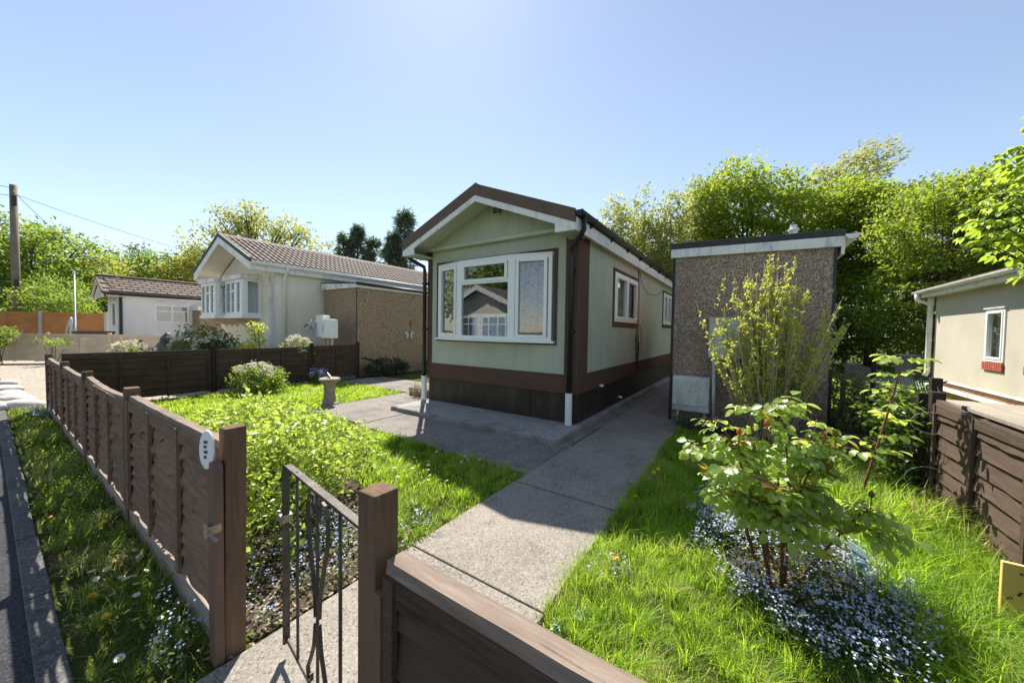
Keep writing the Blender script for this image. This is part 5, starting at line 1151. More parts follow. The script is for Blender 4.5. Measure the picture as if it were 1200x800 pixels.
pu = shrub('hyacinth', 'small clump of lilac and violet flowers beside the dark side fence', 'flowers', -8.5, 4.3, [(0, 0, 0.12, 0.26, 0.26, 0.13)], 30, 12, 0.1, 0.07, 'mid_leaf', 13, stems=6, sr=0.006, aspect=0.25)
C = np.stack([g.uniform(-.24, .24, 16), g.uniform(-.2, .2, 16), g.uniform(.2, .42, 16)], -1); blossoms(pu, C, 0.06, 26, 0.035, M['lilac'], 6)
shrub('evergreen_bush', 'low dark evergreen bush along the foot of the tan pebble dashed shed', 'bush', -8.72, 6.6, [(0, -0.4, 0.25, 0.32, 0.5, 0.26), (0, 0.4, 0.22, 0.3, 0.5, 0.22)], 110, 26, 0.06, 0.1, 'dark_leaf', 14, stems=10)
shrub('evergreen_bush', 'small dark plant at the far end of the tan shed wall', 'bush', -8.6, 8.3, [(0, 0, 0.2, 0.3, 0.35, 0.24)], 40, 24, 0.06, 0.1, 'dark_leaf', 15, stems=6)
shrub('dry_plant', 'dried straw coloured plant beside the door step', 'plant', -5.05, 4.62, [(0, 0, 0.14, 0.3, 0.2, 0.14)], 34, 10, 0.09, 0.08, 'dry_leaf', 16, stems=14, sr=0.005, aspect=0.1, bark='bark_pale')
shrub('weed', 'small dark leafy weed at the foot of the grey shed corner', 'plant', 0.12, 5.35, [(0, 0, 0.14, 0.17, 0.17, 0.13)], 30, 16, 0.055, 0.05, 'grey_leaf', 17, stems=6, sr=0.005)
# neighbour's bushes behind the side fence
nb_ = [('rhododendron', 'large dark bush with cream buds under the bay windows', 241, 9.6, [(0, 0, 0.9, 0.95, 0.7, 0.6), (-0.6, -0.1, 0.7, 0.7, 0.6, 0.5), (0.6, 0, 0.7, 0.6, 0.5, 0.5), (0, 0, 0.4, 1, .7, .4)], 260, 24, 0.085, 0.15, 'rhodo_leaf', 21, True),
       ('golden_shrub', 'small lime yellow shrub below the quoined corner of the cream bungalow', 300, 9.3, [(0, 0, 0.75, 0.36, 0.34, 0.75), (0.1, 0, 1.25, 0.2, 0.2, 0.35)], 90, 22, 0.06, 0.1, 'lime_leaf', 22, False),
       ('white_flower_bush', 'pale cream flowering bush peeping over the side fence near the meter boxes', 348, 9.6, [(0, 0, 0.8, 0.4, 0.35, 0.45)], 70, 22, 0.055, 0.1, 'mid_leaf', 23, True),
       ('white_flower_bush', 'pale flowering clump behind the left end of the dark side fence', 152, 8.6, [(0, 0, 0.75, 0.35, 0.35, 0.32), (0, 0, .3, .3, .3, .3)], 70, 22, 0.055, 0.1, 'mid_leaf', 24, True)]
for (nm, lab, px_, Z, lob, nc, npc, lf, cr, mt, sd_, fl_w) in nb_:
    o = shrub(nm, lab, 'bush', *Wl(px_, Z), lob, nc, npc, lf, cr, mt, sd_, stems=10, sr=0.018)
    if fl_w:
        gg = np.random.default_rng(sd_); ll = np.array(lob)[gg.integers(max(1, len(lob) - 1), size=70)]; d = unit(gg.normal(size=(70, 3)) + np.array([0, 0, .8])); C = ll[:, :3] + d * ll[:, 3:6] * 1.0
        c_, s_ = CX, SX; C = np.stack([c_ * C[:, 0] - s_ * C[:, 1], s_ * C[:, 0] + c_ * C[:, 1], C[:, 2]], -1)
        blossoms(o, C, 0.06, 18 if nm != 'rhododendron' else 12, 0.05, M['cream_petal'], sd_ + 1)
shrub('climbing_bush', 'trailing green bush spilling over the pale fence at the left edge', 'bush', *Wl(-2, 12.4), [(0, 0, 1.12, 0.6, 0.2, 0.2), (-.5, 0, .95, .4, .2, .3)], 60, 20, 0.08, 0.14, 'mid_leaf', 25, stems=8)
shrub('creeper', 'thin green creeper trailing along the top of the pale fence', 'creeper', *Wl(60, 12.9), [(0, 0, 0.85, 0.9, 0.1, 0.07), (0.6, 0, 0.8, 0.16, 0.1, 0.22)], 30, 10, 0.07, 0.1, 'mid_leaf', 26, stems=5)

# forsythia-like shrub with thin whippy stems in front of the shed
wq = P(1.08, 5.25); FO = bpy.data.objects.new('flowering_shrub', None); COL.objects.link(FO); FO.location = (wq.x, wq.y, 0)
tag(FO, 'tall shrub of bare whippy stems with small lime buds before the grey shed', 'shrub')
g = np.random.default_rng(31); random.seed(31)
stm = MB(); Pt = []
for i in range(215):
    az = g.uniform(0, 2 * np.pi); sp = min(abs(g.normal(0, 0.75)), 1.5); hgt = g.uniform(1.35, 2.7) * (1 - 0.24 * sp)
    out = sp * hgt * 0.42; rx, ry = math.cos(az), math.sin(az)
    a = Vector((rx * g.uniform(0, .2), ry * g.uniform(0, .2), -0.03)); b_ = Vector((rx * out, ry * out * 0.6, hgt))
    pp = bez(a, b_, -0.04 * hgt * sp, 8, 0.05); stm.tube(pp, [0.0115 * (1 - 0.8 * q / 8) for q in range(9)], 4)
    for q in range(int(4 + hgt * 5)):
        t = g.uniform(0.3, 1.0) ** 0.7; k = min(7, int(t * 8)); f = t * 8 - k; pt = pp[k] * (1 - f) + pp[k + 1] * f; Pt.append(pt[:])
    for q in range(2):
        t = g.integers(3, 8); c = pp[t]; e = c + Vector((g.normal(0, .06), g.normal(0, .06), g.uniform(.1, .35))); stm.tube([c, (c + e) / 2 + Vector((g.normal(0, .012), 0, 0)), e], [0.0045, 0.0035, 0.002], 3)
        for z in range(4): sx1 = g.uniform(.2, 1); Pt.append((c * (1 - sx1) + e * sx1)[:])
Pt = np.array(Pt); Pt = np.repeat(Pt, 3, 0) + g.normal(size=(len(Pt) * 3, 3)) * 0.01
D = unit(g.normal(size=Pt.shape) + np.array([0, 0, .7])); Nn = unit(g.normal(size=Pt.shape) + np.array([0, 0, .5]))
leaves('foliage', Pt, D, Nn, g.uniform(.03, .056, len(Pt)), g.uniform(.018, .031, len(Pt)), M['lime_leaf'], g.random(len(Pt)), FO)
stm.build('stems', M['bark_pale'], FO, smooth=True)

# the rose in the foreground bed: canes, compound leaves of five to seven leaflets, buds
RX, RY = 1.66, 2.09; RO = bpy.data.objects.new('rose_bush', None); COL.objects.link(RO); RO.location = (RX, RY, 0)
tag(RO, 'leafy green rose bush with buds rising from the blue flower bed', 'rose bush')
g = np.random.default_rng(77); random.seed(77)
can = MB(); tips = []
main = [((-0.08, 0.0), (-0.32, 0.05, 0.86)), ((-0.05, 0.05), (-0.16, 0.12, 0.98)), ((0, 0), (0.02, 0.1, 1.04)), ((0.0, 0.03), (0.16, -0.05, 0.88)), ((0.02, -0.03), (0.38, -0.1, 0.52)), ((-0.05, -0.05), (-0.16, -0.13, 0.7)), ((0.03, 0.05), (0.28, 0.16, 0.78)), ((-0.08, 0.08), (-0.28, 0.2, 0.75))]
for (b0, e) in main:
    a = Vector((b0[0], b0[1], -0.03)); e = Vector(e); pp = bez(a, e, 0.07, 8, 0.06); can.tube(pp, [0.0115 * (1 - 0.65 * q / 8) for q in range(9)], 6)
    for q in range(7):
        k = random.randint(3, 8); c = pp[k]; dv = Vector((g.normal(0, .105), g.normal(0, .1), g.uniform(-.02, .15))) + (e - a).normalized() * 0.04
        e2 = c + dv; p2 = bez(c, e2, 0.03, 5, 0.02); can.tube(p2, [0.0055, 0.005, 0.0042, 0.0035, 0.0028, 0.002], 5); tips += [(x, dv.normalized()) for x in p2[2:]]
    tips += [(x, (e - a).normalized()) for x in pp[5:]]
LP, LD, LN_, LL, YP = [], [], [], [], []
for i in range(560):
    c, dv = tips[g.integers(len(tips))]
    if c.z < 0.4: continue
    d = Vector((g.normal(), g.normal() - .25, g.uniform(-.35, .35))); d.normalize(); L = g.uniform(.075, .12)
    mid = c + d * L * 0.5 + Vector((0, 0, 0.012)); e = c + d * L + Vector((0, 0, -0.012)); can.tube([c, mid, e], [0.0022, 0.0018, 0.0014], 4)
    up = Vector((g.normal(0, .35), g.normal(0, .35), 1)).normalized(); s = d.cross(up).normalized()
    size = g.uniform(.038, .075)
    young = g.random() < 0.04
    for (t, sg, m_) in ((1.0, 0, 1.12), (0.72, 1, .95), (0.72, -1, .95), (0.35, 1, .72), (0.35, -1, .72)):
        b_ = c + (e - c) * t; dd = d if sg == 0 else (s * sg + d * 0.45).normalized()
        (YP if young else LP).append(b_[:]); 
        if not young: LD.append((dd + Vector((0, 0, -.3)))[:]); LN_.append((up + Vector((g.normal(0, .25), g.normal(0, .25) - .2, 0)))[:]); LL.append(size * m_)
LP, LD, LN_, LL = map(np.array, (LP, LD, LN_, LL))
tt = np.clip(np.repeat(g.random(len(LP) // 5), 5) * .7 + g.random(len(LP)) * .4, 0, 1)
leaves('foliage', LP, LD, LN_, LL, LL * 0.72, M['rose_leaf'], tt, RO, OVATE, True)
if YP:
    YP = np.array(YP); n = len(YP); leaves('young_leaves', YP, unit(g.normal(size=(n, 3)) * .7 + np.array([0, 0, .3])), unit(g.normal(size=(n, 3)) * .4 + np.array([0, 0, 1])), g.uniform(.05, .07, n), g.uniform(.03, .045, n), M['rose_young'], g.random(n), RO, OVATE, True)
can.build('canes', M['rose_stem'], RO, smooth=True)
for (x, y, z) in ((-0.15, -0.02, 0.96), (0.2, -0.08, 0.92), (0.3, 0.0, 0.8), (0.4, -0.1, 0.58), (-0.3, 0.0, 0.9)):
    b_ = MB().lathe([(0.003, -0.06), (0.003, 0), (0.012, 0.006), (0.015, 0.018), (0.011, 0.032), (0.002, 0.045)], 10).build('bud', M['rose_young'] if x > -.1 else M['orange_petal'], RO, smooth=True); b_.location = (x, y, z)
# young climbing rose shoot behind it
sx_, sy_ = lot(*W(1012, 3.0))
CR = thing('climbing_rose', 'tall reddish rose shoot leaning right behind the rose bush', 'rose', sx_, sy_)
g = np.random.default_rng(78); cn = MB(); pp = bez((0, 0, 0), (0.24, 0.0, 1.32), 0.05, 10, 0.02); cn.tube(pp, [0.012 * (1 - .6 * q / 10) for q in range(11)], 6)
LP, LD, LN_, LL = [], [], [], []
for i in range(22):
    c = pp[g.integers(4, 11)]; d = Vector((g.normal(), g.normal(), g.uniform(-.2, .4))).normalized(); L = g.uniform(.09, .16); e = c + d * L; cn.tube([c, e], [0.003, 0.002], 4)
    up = Vector((g.normal(0, .3), g.normal(0, .3), 1)).normalized(); s = d.cross(up).normalized(); size = g.uniform(.06, .1)
    for (t, sg, m_) in ((1.0, 0, 1.12), (0.7, 1, .95), (0.7, -1, .95), (0.35, 1, .72), (0.35, -1, .72)):
        dd = d if sg == 0 else (s * sg + d * 0.45).normalized(); LP.append((c + (e - c) * t)[:]); LD.append((dd + Vector((0, 0, -.2)))[:]); LN_.append(up[:]); LL.append(size * m_)
LL = np.array(LL); leaves('foliage', np.array(LP), np.array(LD), np.array(LN_), LL, LL * .7, M['rose_leaf'], g.uniform(.5, 1, len(LL)), CR, OVATE, True)
cn.build('stem', M['rose_stem'], CR, smooth=True)
# shaded planting by the right-hand fence post
shrub('ivy_bush', 'dark leafy climber bunched against the dark fence end post', 'climber', 2.04, 4.05, [(0.0, 0, 0.5, 0.17, 0.17, 0.5), (0.0, 0.2, 0.8, 0.18, 0.18, 0.3)], 120, 14, 0.05, 0.08, 'ivy_leaf', 33, stems=12, sr=0.008, aspect=0.75)
shrub('spiky_plant', 'upright dark narrow leaved plants in the shade of the wire fence', 'plants', *Wl(1040, 4.35), [(-0.15, 0, 0.5, 0.22, 0.18, 0.42), (0.15, 0, 0.45, 0.2, 0.18, 0.4)], 120, 18, 0.07, 0.06, 'dark_leaf', 34, stems=22, sr=0.006, aspect=0.16)
shrub('leafy_perennial', 'broad leaved yellow green plant lit by the sun beside the wire fence', 'plant', *Wl(1062, 4.7), [(0, 0, 0.72, 0.28, 0.25, 0.25), (-0.25, 0.15, 0.8, 0.25, 0.25, 0.18)], 36, 7, 0.065, 0.1, 'ivy_leaf', 35, stems=14, sr=0.006, aspect=0.5)
shrub('cow_parsley', 'airy pale green weeds with grey white flowers at the right of the shed', 'plants', *Wl(985, 5.6), [(0, 0, 0.55, 0.35, 0.3, 0.4), (.2, .3, .7, .3, .3, .3)], 70, 14, 0.06, 0.1, 'grey_leaf', 36, stems=14, sr=0.006)

# forget-me-nots: leaves and blossom in one mass
def forget(name, label, poly, n, seed, hh=0.2, dens_fn=None):
    g = np.random.default_rng(seed); px_ = np.array(poly); x = g.uniform(px_[:, 0].min(), px_[:, 0].max(), n * 3); y = g.uniform(px_[:, 1].min(), px_[:, 1].max(), n * 3)
    k = inpoly(x, y, poly) & (wave(x, y, 2.0, seed) + .6 > g.random(n * 3) * 1.1)
    x, y = x[k][:n], y[k][:n]; m = len(x); h = hh * g.uniform(.45, 1.15, m)
    base = Pa(x, y, h)
    npl = 4
    pts = np.repeat(base, npl, 0); pts[:, 2] *= g.uniform(.05, .8, len(pts)); pts[:, :2] += g.normal(size=(len(pts), 2)) * .025
    D = unit(g.normal(size=pts.shape) + np.array([0, 0, .3])); Nn = unit(g.normal(size=pts.shape) * .5 + np.array([0, 0, 1]))
    o = leaves(name, pts, D, Nn, g.uniform(.03, .07, len(pts)), g.uniform(.01, .018, len(pts)), M['fmn_leaf'], g.random(len(pts)))
    tag(o, label, 'flowers', kind='stuff')
    npt = 6
    fp = np.repeat(base, npt, 0) + g.normal(size=(m * npt, 3)) * np.array([.018, .018, .01]); nf = len(fp)
    nn = unit(g.normal(size=(nf, 3)) * .55 + np.array([0, -.25, 1])); d0 = unit(np.cross(nn, g.normal(size=(nf, 3)))); s0 = np.cross(nn, d0)
    ang = np.arange(10) * 2 * np.pi / 10; rad = np.where(np.arange(10) % 2 == 0, 1.0, .62) * .0062
    V = np.zeros((nf, 10, 3)); sz = g.uniform(.75, 1.25, nf)
    for q in range(10): V[:, q] = fp + (d0 * np.cos(ang[q]) + s0 * np.sin(ang[q])) * (rad[q] * sz)[:, None]
    t = np.clip(np.repeat(g.random(m), npt) * .8 + g.random(nf) * .3, 0, 1)
    tiled('blossom', V, [tuple(range(10))], M['fmn_blue'], t, o)
    return o
forget('forget_me_nots', 'drift of pale blue forget me nots around the rose bush', BED_R, 1100, 51, .19)
forget('forget_me_nots', 'patch of pale blue flowers and soil behind the iron gate', [(-1.08, 0.1), (-1.04, 1.2), (-1.25, 1.35), (-1.75, 1.0), (-1.8, 0.1)], 170, 52, .13)
forget('forget_me_nots', 'blue forget me nots at the foot of the fence beside the gate post', [(-1.1, -0.06), (-1.1, -0.2), (-1.3, -0.28), (-1.6, -0.17), (-1.55, -0.06)], 17, 53, .17)
forget('forget_me_nots', 'thin patch of blue flowers in the verge at the far fence corner', [(-8.1, -0.05), (-8.1, -0.2), (-8.9, -0.25), (-8.9, -0.05)], 90, 54, .16)
forget('forget_me_nots', 'scattered blue flowers in the grass along the path edge', [(0.02, 0.2), (0.25, 0.3), (0.3, 1.6), (0.03, 1.7)], 40, 55, .12)
# leaf litter and bark chips under the bush by the gate
g = np.random.default_rng(60); n = 900; x = g.uniform(-1.95, -1.0, n); y = g.uniform(-0.1, 1.2, n); pts = Pa(x, y, g.uniform(.012, .03, n))
lt_ = leaves('leaf_litter', pts, g.normal(size=(n, 3)) * np.array([1, 1, .15]), unit(g.normal(size=(n, 3)) * .35 + np.array([0, 0, 1])), g.uniform(.015, .045, n), g.uniform(.01, .025, n), M['dry_leaf'], g.random(n)); tag(lt_, 'dry leaf litter on the soil behind the gate', 'leaf litter', kind='stuff')
n = 700; x = g.uniform(.95, 1.6, n); y = g.uniform(1.7, 2.7, n); pts = Pa(x, y, g.uniform(.012, .03, n))
lt_ = leaves('bark_chips', pts, g.normal(size=(n, 3)) * np.array([1, 1, .15]), unit(g.normal(size=(n, 3)) * .35 + np.array([0, 0, 1])), g.uniform(.015, .04, n), g.uniform(.01, .025, n), M['dry_leaf'], g.random(n)); tag(lt_, 'pale bark chips on the soil beneath the rose', 'bark chips', kind='stuff')

# daisies and dandelions, each a flower of its own
dz = MB()
def petal_ring(mb, n, r0, r1, w, z0, z1):
    for i in range(n):
        a = 2 * math.pi * i / n; c, s = math.cos(a), math.sin(a); u = (-s * w, c * w)
        mb.add([(c * r0, s * r0, z0), (c * (r0 + r1) / 2 + u[0], s * (r0 + r1) / 2 + u[1], z0 + .6 * (z1 - z0)), (c * r1, s * r1, z1), (c * (r0 + r1) / 2 - u[0], s * (r0 + r1) / 2 - u[1], z0 + .6 * (z1 - z0))], [(0, 1, 2, 3)])
petal_ring(dz, 14, .004, .0145, .0024, 0, .002)
D0 = dz.build('daisy', M['daisy']); tag(D0, 'white daisy among the short shaded lawn grass before the green home', 'daisy', 'daisies in the shaded lawn')
MB().lathe([(.001, -.001), (.0048, 0), (.0042, .003), (.0015, .0042)], 10).build('flower_centre', M['dandelion'], D0)
MB().tube([(0, 0, -.1), (.004, 0, -.05), (0, 0, 0)], .0012, 4).build('stalk', M['fmn_leaf'], D0)
def scatter(src, spots, label=None, group=None, s=(0.85, 1.3), z=(.07, .11), tilt=.45):
    for i, (x, y) in enumerate(spots):
        o = src if (i == 0 and src.get('placed') is None) else dup(src)
        if o is src: src['placed'] = 1
        o.location = P(x, y, random.uniform(*z)); o.rotation_euler = (random.uniform(-tilt, tilt) - 0.0, random.uniform(-tilt, tilt), random.uniform(0, 6)); k = random.uniform(*s); o.scale = (k, k, k)
        if label: o['label'] = label
        if group: o['group'] = group
random.seed(91)
scatter(D0, [(-1.35 - random.random() * .75 - .0, 1.6 + random.random() * .75) for _ in range(22)], z=(.1, .14))
scatter(D0, [(-1.2 - random.random() * .9, .9 + random.random() * .8) for _ in range(8)], 'white daisy in the sunny lawn between the bush and the path', 'daisies in the sunny lawn')
scatter(D0, [(-1.25 - random.random() * 1.1, -.08 - random.random() * .24) for _ in range(20)], 'white daisy in the verge grass near the gate end of the front fence', 'daisies in the verge', s=(1.0, 1.5), z=(.06, .1))
dn = MB()
for k, (rr, zz) in enumerate(((.019, .0), (.017, .004), (.013, .008), (.008, .011))): petal_ring(dn, 16 - 2 * k, .001, rr, .0028, zz, zz + .004)
N0 = dn.build('dandelion', M['dandelion']); tag(N0, 'yellow dandelion in the verge grass beside the kerb', 'dandelion', 'dandelions in the verge')
MB().tube([(0, 0, -.1), (.004, 0, -.05), (0, 0, 0)], .002, 5).build('stalk', M['fmn_leaf'], N0)
scatter(N0, [(-1.95, -.32), (-2.25, -.2), (-2.62, -.34), (-3.35, -.36), (-3.6, -.33), (-1.72, -.3), (-2.9, -.16)], s=(1.0, 1.35), z=(.06, .1))
scatter(N0, [(0.1, 3.1), (0.12, 3.18), (0.09, 2.45), (0.2, 1.55)], 'yellow dandelion in the grass at the right edge of the path', 'dandelions beside the path', s=(1.0, 1.4), z=(.09, .13))

# ------------------------------------------------------------------ trees
def T_(name, label, px_, Z, lobes, nc, npc, leaf, crad, mat, tr=0.18, seed=1, group='trees beyond the gardens', **kw):
    return tree(name, label, 'tree', W(px_, Z), lobes, nc, npc, leaf, crad, M[mat], tr, seed=seed, group=group, **kw)
# left: big sycamore and hedge
T_('sycamore_tree', 'big bright green tree behind the telegraph pole at the left edge', 34, 27, [(-2, 0, 6.6, 4.2, 3.5, 3.3), (2.5, 0, 6.0, 3.2, 3, 2.8), (-5, 0, 6, 3.5, 3, 3.6), (0, 0, 3.2, 5, 3, 2.6), (4.2, 0, 4.4, 2.2, 2, 1.8)], 560, 40, 0.26, 0.75, 'mid_leaf', 0.4, 101, tint_top=False, shell=0.6)
T_('maple_tree', 'yellow green tree to the right of the big left tree', 118, 30, [(0, 0, 4.8, 2.9, 2.5, 2.7), (-2, 0, 4.2, 2.2, 2, 2.2)], 210, 40, 0.26, 0.7, 'yellow_leaf', 0.3, 102, shell=0.6)
hg = shrub('laurel_hedge', 'dense green hedge showing above the orange fence', 'hedge', *Wl(62, 22.5), [(-2.5, 0, 2.3, 2.6, 1.4, 1.9), (0.2, 0, 2.6, 2.4, 1.4, 2.0), (2.4, 0, 2.3, 1.8, 1.4, 1.7), (-5.5, 0, 2.2, 2.4, 1.4, 1.8)], 420, 34, 0.17, 0.42, 'mid_leaf', 103, stems=18, sr=0.05)
T_('willow_tree', 'grey green willow tree in the gap above the grey bungalow roof', 150, 40, [(0, 0, 6.6, 3.2, 2.5, 4.0), (2, 0, 5.6, 2.2, 2, 3)], 170, 34, 0.3, 0.8, 'grey_leaf', 0.3, 104)
T_('round_tree', 'mid green round tree above the middle of the grey bungalow roof', 186, 34, [(0, 0, 4.9, 3.0, 2.5, 3.6), (-2.8, 0, 4.2, 2.5, 2, 2.9)], 260, 36, 0.26, 0.7, 'mid_leaf', 0.3, 105, shell=0.6)
T_('round_tree', 'lime green tree beside the gable of the cream bungalow', 222, 33, [(0, 0, 4.6, 2.6, 2.2, 3.5)], 180, 36, 0.26, 0.65, 'yellow_leaf', 0.3, 106, shell=0.6)
# oak behind the cream bungalow: open crown, limbs showing
T_('oak_tree', 'open crowned oak with visible limbs behind the cream bungalow', 300, 36, [(0.5, 0, 11.0, 3.6, 3, 2.7), (-4.4, 0, 9.4, 2.6, 2.4, 2.3), (4.2, 0, 9.8, 2.3, 2.4, 2.6), (-1.8, 0, 12.0, 2.6, 2.4, 1.9), (-6.6, 0, 8.2, 1.6, 1.6, 1.7)], 250, 24, 0.3, 0.6, 'pale_leaf', 0.55, 107, trunk_h=8.5, n_limbs=95, limb_r=0.16, shell=0.35, twigs=2)
T_('birch_tree', 'pale yellow thin leaved tree between the oak and the dark conifers', 378, 34, [(0, 0, 7.2, 2.4, 2, 2.8), (-1.6, 0, 6.2, 1.8, 1.8, 2.4)], 110, 18, 0.26, 0.55, 'pale_leaf', 0.2, 108, n_limbs=50)
def conifer(label, px_, Z, h, r, seed, tops=((0, 0, 1),)):
    g = np.random.default_rng(seed); o = bpy.data.objects.new('conifer_tree', None); COL.objects.link(o); x, y = W(px_, Z); o.location = (x, y, 0); tag(o, label, 'tree', 'dark conifers')
    C, Dd = [], []; tm = MB(); tm.tube([(0, 0, -.1), (0, 0, h)], [0.25, 0.03], 8)
    for (ox, oy, fh) in tops:
        H_ = h * fh
        for q in range(135):
            z = H_ * (1 - g.random() ** 1.3 * 0.92); k = (1 - z / H_) ** 0.75; a = g.uniform(0, 6.28); L = r * k * g.uniform(.4, 1.25) + 0.15
            e = np.array([ox + math.cos(a) * L, oy + math.sin(a) * L, z - 0.12 * L + g.normal(0, .1)])
            if q % 3 == 0: tm.tube([(ox, oy, z), tuple(e)], [0.03, 0.012], 4)
            for t in np.linspace(.3, 1.05, 5): C.append(np.array([ox, oy, z]) * (1 - t) + e * t); Dd.append([math.cos(a), math.sin(a), .25])
    C, Dd = np.array(C), np.array(Dd); npl = 8; pts = np.repeat(C, npl, 0) + g.normal(size=(len(C) * npl, 3)) * .16; D = np.repeat(Dd, npl, 0) + g.normal(size=pts.shape) * .55
    n = len(pts); leaves('crown', pts, D, unit(g.normal(size=(n, 3)) * .5 + np.array([0, 0, 1])), g.uniform(.25, .5, n), g.uniform(.06, .13, n), M['conifer'], g.random(n), o); tm.build('trunk', M['bark'], o)
conifer('dark bushy conifer standing between the oak and the green home', 419, 32, 10.4, 2.3, 111, ((0, 0, 1), (-1.2, 0, .93), (1.3, .3, .9)))
conifer('blue green conifer just left of the green home roof edge', 474, 28, 10.6, 1.9, 112, ((0, 0, 1), (-.9, 0, .82)))
# right: slim young poplars with sky showing through
for i, (px_, Z, h, lab) in enumerate(((722, 19, 9.0, 'slim sparse poplar tree nearest the green home roof'), (752, 20, 9.6, 'slim sparse poplar second from the green home roof'), (783, 19, 9.2, 'slim poplar tree with bare pale stems left of the grey shed'), (812, 20, 10.2, 'slim pale poplar merging with the tall hedge trees'))):
    T_('poplar_tree', lab, px_, Z, [(0, 0, h * .6, 1.15, 1.0, h * .4), (0.5, 0, h * .45, .8, .8, h * .3), (-.5, 0, h * .5, .7, .7, h * .3)], 330, 26, 0.16, 0.3, 'pale_leaf', 0.1, 120 + i, group='slim poplars', n_limbs=70, limb_r=0.03, twigs=1, lift=0.0, bark='bark_pale', trunk_h=h * .85)
# the tall hornbeam screen
HB = [(872, 20, [(0, 0, 5.8, 2.0, 1.6, 2.0), (-.9, 0, 6.4, 1.2, 1.2, 1.5), (0.4, 0, 2.8, 2.1, 1.6, 2.4)], 'tall yellow green hedge tree directly behind the grey shed'),
      (946, 19, [(0, 0, 5.6, 2.1, 1.6, 2.0), (0, 0, 2.6, 2.1, 1.6, 2.6), (1.0, 0, 6.0, 1.1, 1.1, 1.4)], 'tall hedge tree beside the shed with a dark base'),
      (1020, 17.5, [(0, 0, 5.3, 2.1, 1.6, 2.0), (0, 0, 2.4, 2.2, 1.6, 2.4), (-.6, 0, 6.1, 1.1, 1.0, 1.1)], 'tall hedge tree in the middle of the dark green screen'),
      (1094, 13.0, [(0, 0, 5.4, 2.2, 1.6, 2.1), (0, 0, 2.4, 2.2, 1.6, 2.4), (.7, 0, 6.3, 1.2, 1.0, 1.0)], 'tall hedge tree above the roof corner of the right bungalow'),
      (1166, 13.0, [(0, 0, 5.6, 2.2, 1.6, 2.1), (0, 0, 2.4, 2.2, 1.6, 2.4), (-.4, 0, 6.6, 1.2, 1.0, 1.0)], 'tall hedge tree behind the roof of the right bungalow'),
      (1240, 12.6, [(0, 0, 5.6, 2.2, 1.6, 2.2), (0, 0, 2.4, 2.2, 1.6, 2.4)], 'tall hedge tree at the extreme right edge')]
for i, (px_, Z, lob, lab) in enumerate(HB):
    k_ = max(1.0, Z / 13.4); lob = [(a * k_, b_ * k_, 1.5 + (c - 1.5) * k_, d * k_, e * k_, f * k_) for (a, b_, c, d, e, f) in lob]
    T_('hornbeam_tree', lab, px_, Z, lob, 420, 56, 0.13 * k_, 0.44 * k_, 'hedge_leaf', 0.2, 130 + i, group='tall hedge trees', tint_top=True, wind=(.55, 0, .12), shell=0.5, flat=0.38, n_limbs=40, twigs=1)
T_('hawthorn_tree', 'low green tree filling the gap between the home and the grey shed', 765, 27, [(0, 0, 2.4, 2.6, 1.8, 2.3), (-3, 0, 2.0, 2.4, 1.8, 2.0), (3, 0, 2.2, 2.4, 1.8, 2.2)], 330, 34, 0.2, 0.5, 'mid_leaf', 0.15, 139, group=None, shell=0.55)
# wind-blown willow tip above the hedge
T_('willow_tree', 'feathery wind blown willow rising above the hedge trees', 962, 21, [(0, 0, 9.6, 1.7, 1.2, 2.0), (1.5, 0, 11.0, 1.6, 1, 1.4), (2.9, 0, 12.0, 1.3, .7, 1.0)], 190, 18, 0.26, 0.36, 'pale_leaf', 0.18, 140, group=None, wind=(1.4, 0, .5), aspect=0.25, n_limbs=60, limb_r=0.03)
# horse chestnut branch from beyond the right edge
cxw, cyw = 7.55, 4.8
CH = bpy.data.objects.new('chestnut_tree', None); COL.objects.link(CH); CH.location = (cxw, cyw, 0)
tag(CH, 'large leaved chestnut tree overhanging the right bungalow at the right edge', 'tree')
g = np.random.default_rng(150); random.seed(150); lob = [(-.25, 0, 3.55, .85, .8, .75), (.6, .2, 4.0, 1.1, 1.0, 1.0), (-.1, -.1, 2.85, .85, .8, .55), (-.75, 0, 3.1, .5, .5, .5), (.6, 0, 3.0, 1, 1, .8), (.0, -.2, 4.2, .8, .8, .6)]
C, _ = lobes_points(lob, 760, 0.35, g); tm = MB(); tm.tube([(.5, 0, -.1), (.5, 0, 1.2), (.4, 0, 3.2), (.4, 0, 4.4)], [.16, .13, .08, .03], 8)
LP, LD, LN_, LL = [], [], [], []
for c in C:
    c = Vector(c); out = Vector((c.x - .45, c.y, 0.25)).normalized()
    if random.random() < .28: tm.tube(bez((.45, 0, random.uniform(1.7, 3.4)), c, .15, 5, .1), [.025, .02, .015, .011, .008, .005], 5)
    ax = (out + Vector((g.normal(0, .4), g.normal(0, .4), -.15))).normalized(); up = Vector((g.normal(0, .3), g.normal(0, .3), 1)).normalized(); s = ax.cross(up).normalized(); sz = g.uniform(.11, .19)
    for q, an in enumerate((-1.25, -.65, 0, .65, 1.25)):
        d = (ax * math.cos(an) + s * math.sin(an) - Vector((0, 0, g.uniform(.25, .75)))).normalized(); LP.append(c[:]); LD.append(d[:]); LN_.append((up + d * .2)[:]); LL.append(sz * (1 - .16 * abs(an)))
LL = np.array(LL); leaves('crown', np.array(LP), np.array(LD), np.array(LN_), LL, LL * .5, M['chestnut'], np.clip(np.repeat(g.random(len(C)), 5) * .7 + g.random(len(LL)) * .3, 0, 1), CH, OBOV, True)
tm.build('trunk', M['bark'], CH, smooth=True)
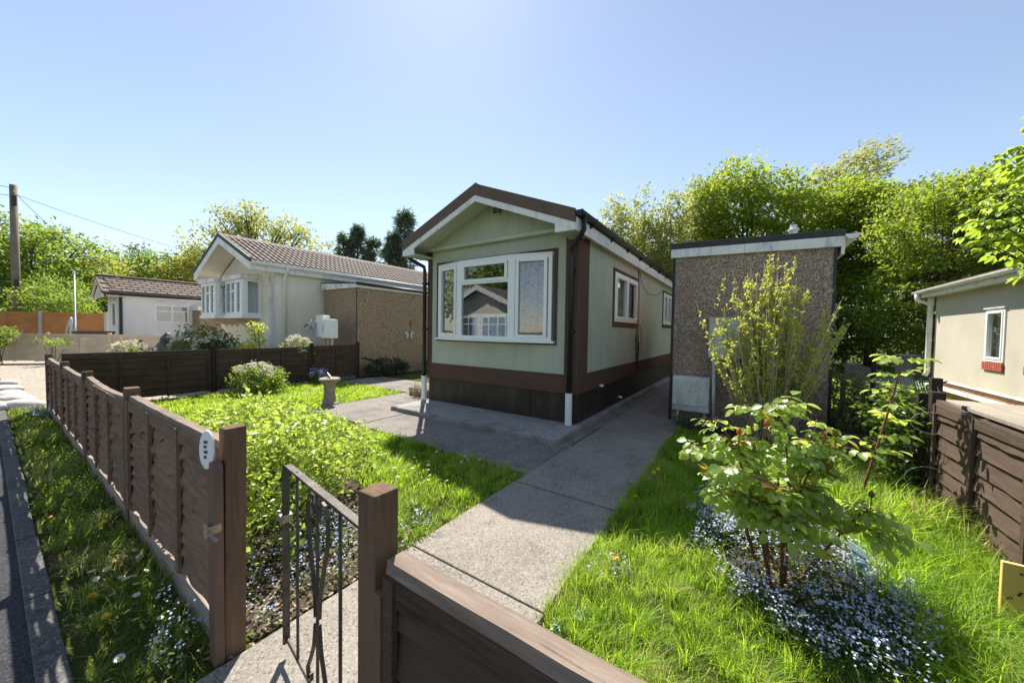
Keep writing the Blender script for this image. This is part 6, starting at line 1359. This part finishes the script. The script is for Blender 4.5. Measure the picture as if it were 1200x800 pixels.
# trees behind the camera across the road, for the window reflections
for i, (x, y, s, lab) in enumerate(((-16, -15, 1.2, 'green tree across the road mirrored above the bungalow roof'), (-24, -6, 1.0, 'roadside tree beyond the left edge mirrored in the bow window'))):
    w = P(x, y); tree('roadside_tree', lab, 'tree', (w.x, w.y), [(0, 0, 5 * s, 3 * s, 3 * s, 2.6 * s), (1.5, 0, 3.6 * s, 2.4, 2.4, 2)], 130, 22, 0.4, 0.8, M['mid_leaf'], 0.3, seed=160 + i, group='trees across the road', n_limbs=14)

# ------------------------------------------------------------------ sky, sun, camera
world = bpy.data.worlds.new('World'); sc.world = world; world.use_nodes = True
wn = world.node_tree; bgn = wn.nodes['Background']
sky = wn.nodes.new('ShaderNodeTexSky'); sky.sky_type = 'NISHITA'; sky.sun_disc = False
EL, AZ = 51.0, -12.0        # the sun stands ahead and a little to the left
sky.sun_elevation = R(EL); sky.sun_rotation = R(AZ); sky.air_density = 1.0; sky.dust_density = 0.15; sky.ozone_density = 2.0; sky.altitude = 0
bgn.inputs['Strength'].default_value = 0.066
gm = wn.nodes.new('ShaderNodeGamma'); gm.inputs['Gamma'].default_value = 0.92     # evens out the glare round the sun, as the camera's exposure blend does
wn.links.new(sky.outputs[0], gm.inputs['Color']); hs = wn.nodes.new('ShaderNodeHueSaturation'); hs.inputs['Saturation'].default_value = 0.84; hs.inputs['Value'].default_value = 0.9
wn.links.new(gm.outputs[0], hs.inputs['Color']); wn.links.new(hs.outputs[0], bgn.inputs[0])
sd_ = Vector((math.sin(R(AZ)) * math.cos(R(EL)), math.cos(R(AZ)) * math.cos(R(EL)), math.sin(R(EL))))
sl = bpy.data.lights.new('sun', 'SUN'); sl.energy = 2.6; sl.angle = R(0.53); sl.color = (1.0, 0.95, 0.86)
so_ = bpy.data.objects.new('sun', sl); COL.objects.link(so_); so_.rotation_euler = (-sd_).to_track_quat('-Z', 'Y').to_euler()
cam = bpy.data.cameras.new('camera'); co = bpy.data.objects.new('camera', cam); COL.objects.link(co); sc.camera = co
cam.sensor_width = 36; cam.lens = 415 / 1200 * 36; cam.clip_start = 0.05; cam.clip_end = 2000
pt_, rl_ = R(1.77), R(0.88)
fw = Vector((0, math.cos(pt_), -math.sin(pt_))); up0 = Vector((0, math.sin(pt_), math.cos(pt_))); ri0 = Vector((1, 0, 0))
up_ = up0 * math.cos(rl_) - ri0 * math.sin(rl_); ri_ = ri0 * math.cos(rl_) + up0 * math.sin(rl_)
mw = Matrix((ri_, up_, -fw)).transposed().to_4x4(); mw.translation = (0, 0, 1.5); co.matrix_world = mw
vs_ = sc.view_settings; vs_.view_transform = 'Standard'; vs_.look = 'None'; vs_.exposure = 1.84; vs_.gamma = 1; vs_.use_curve_mapping = False
cy_ = sc.cycles; cy_.max_bounces = 8; cy_.diffuse_bounces = 4; cy_.glossy_bounces = 3; cy_.transmission_bounces = 4; cy_.transparent_max_bounces = 8
cy_.caustics_reflective = False; cy_.caustics_refractive = False
cy_.use_denoising = True
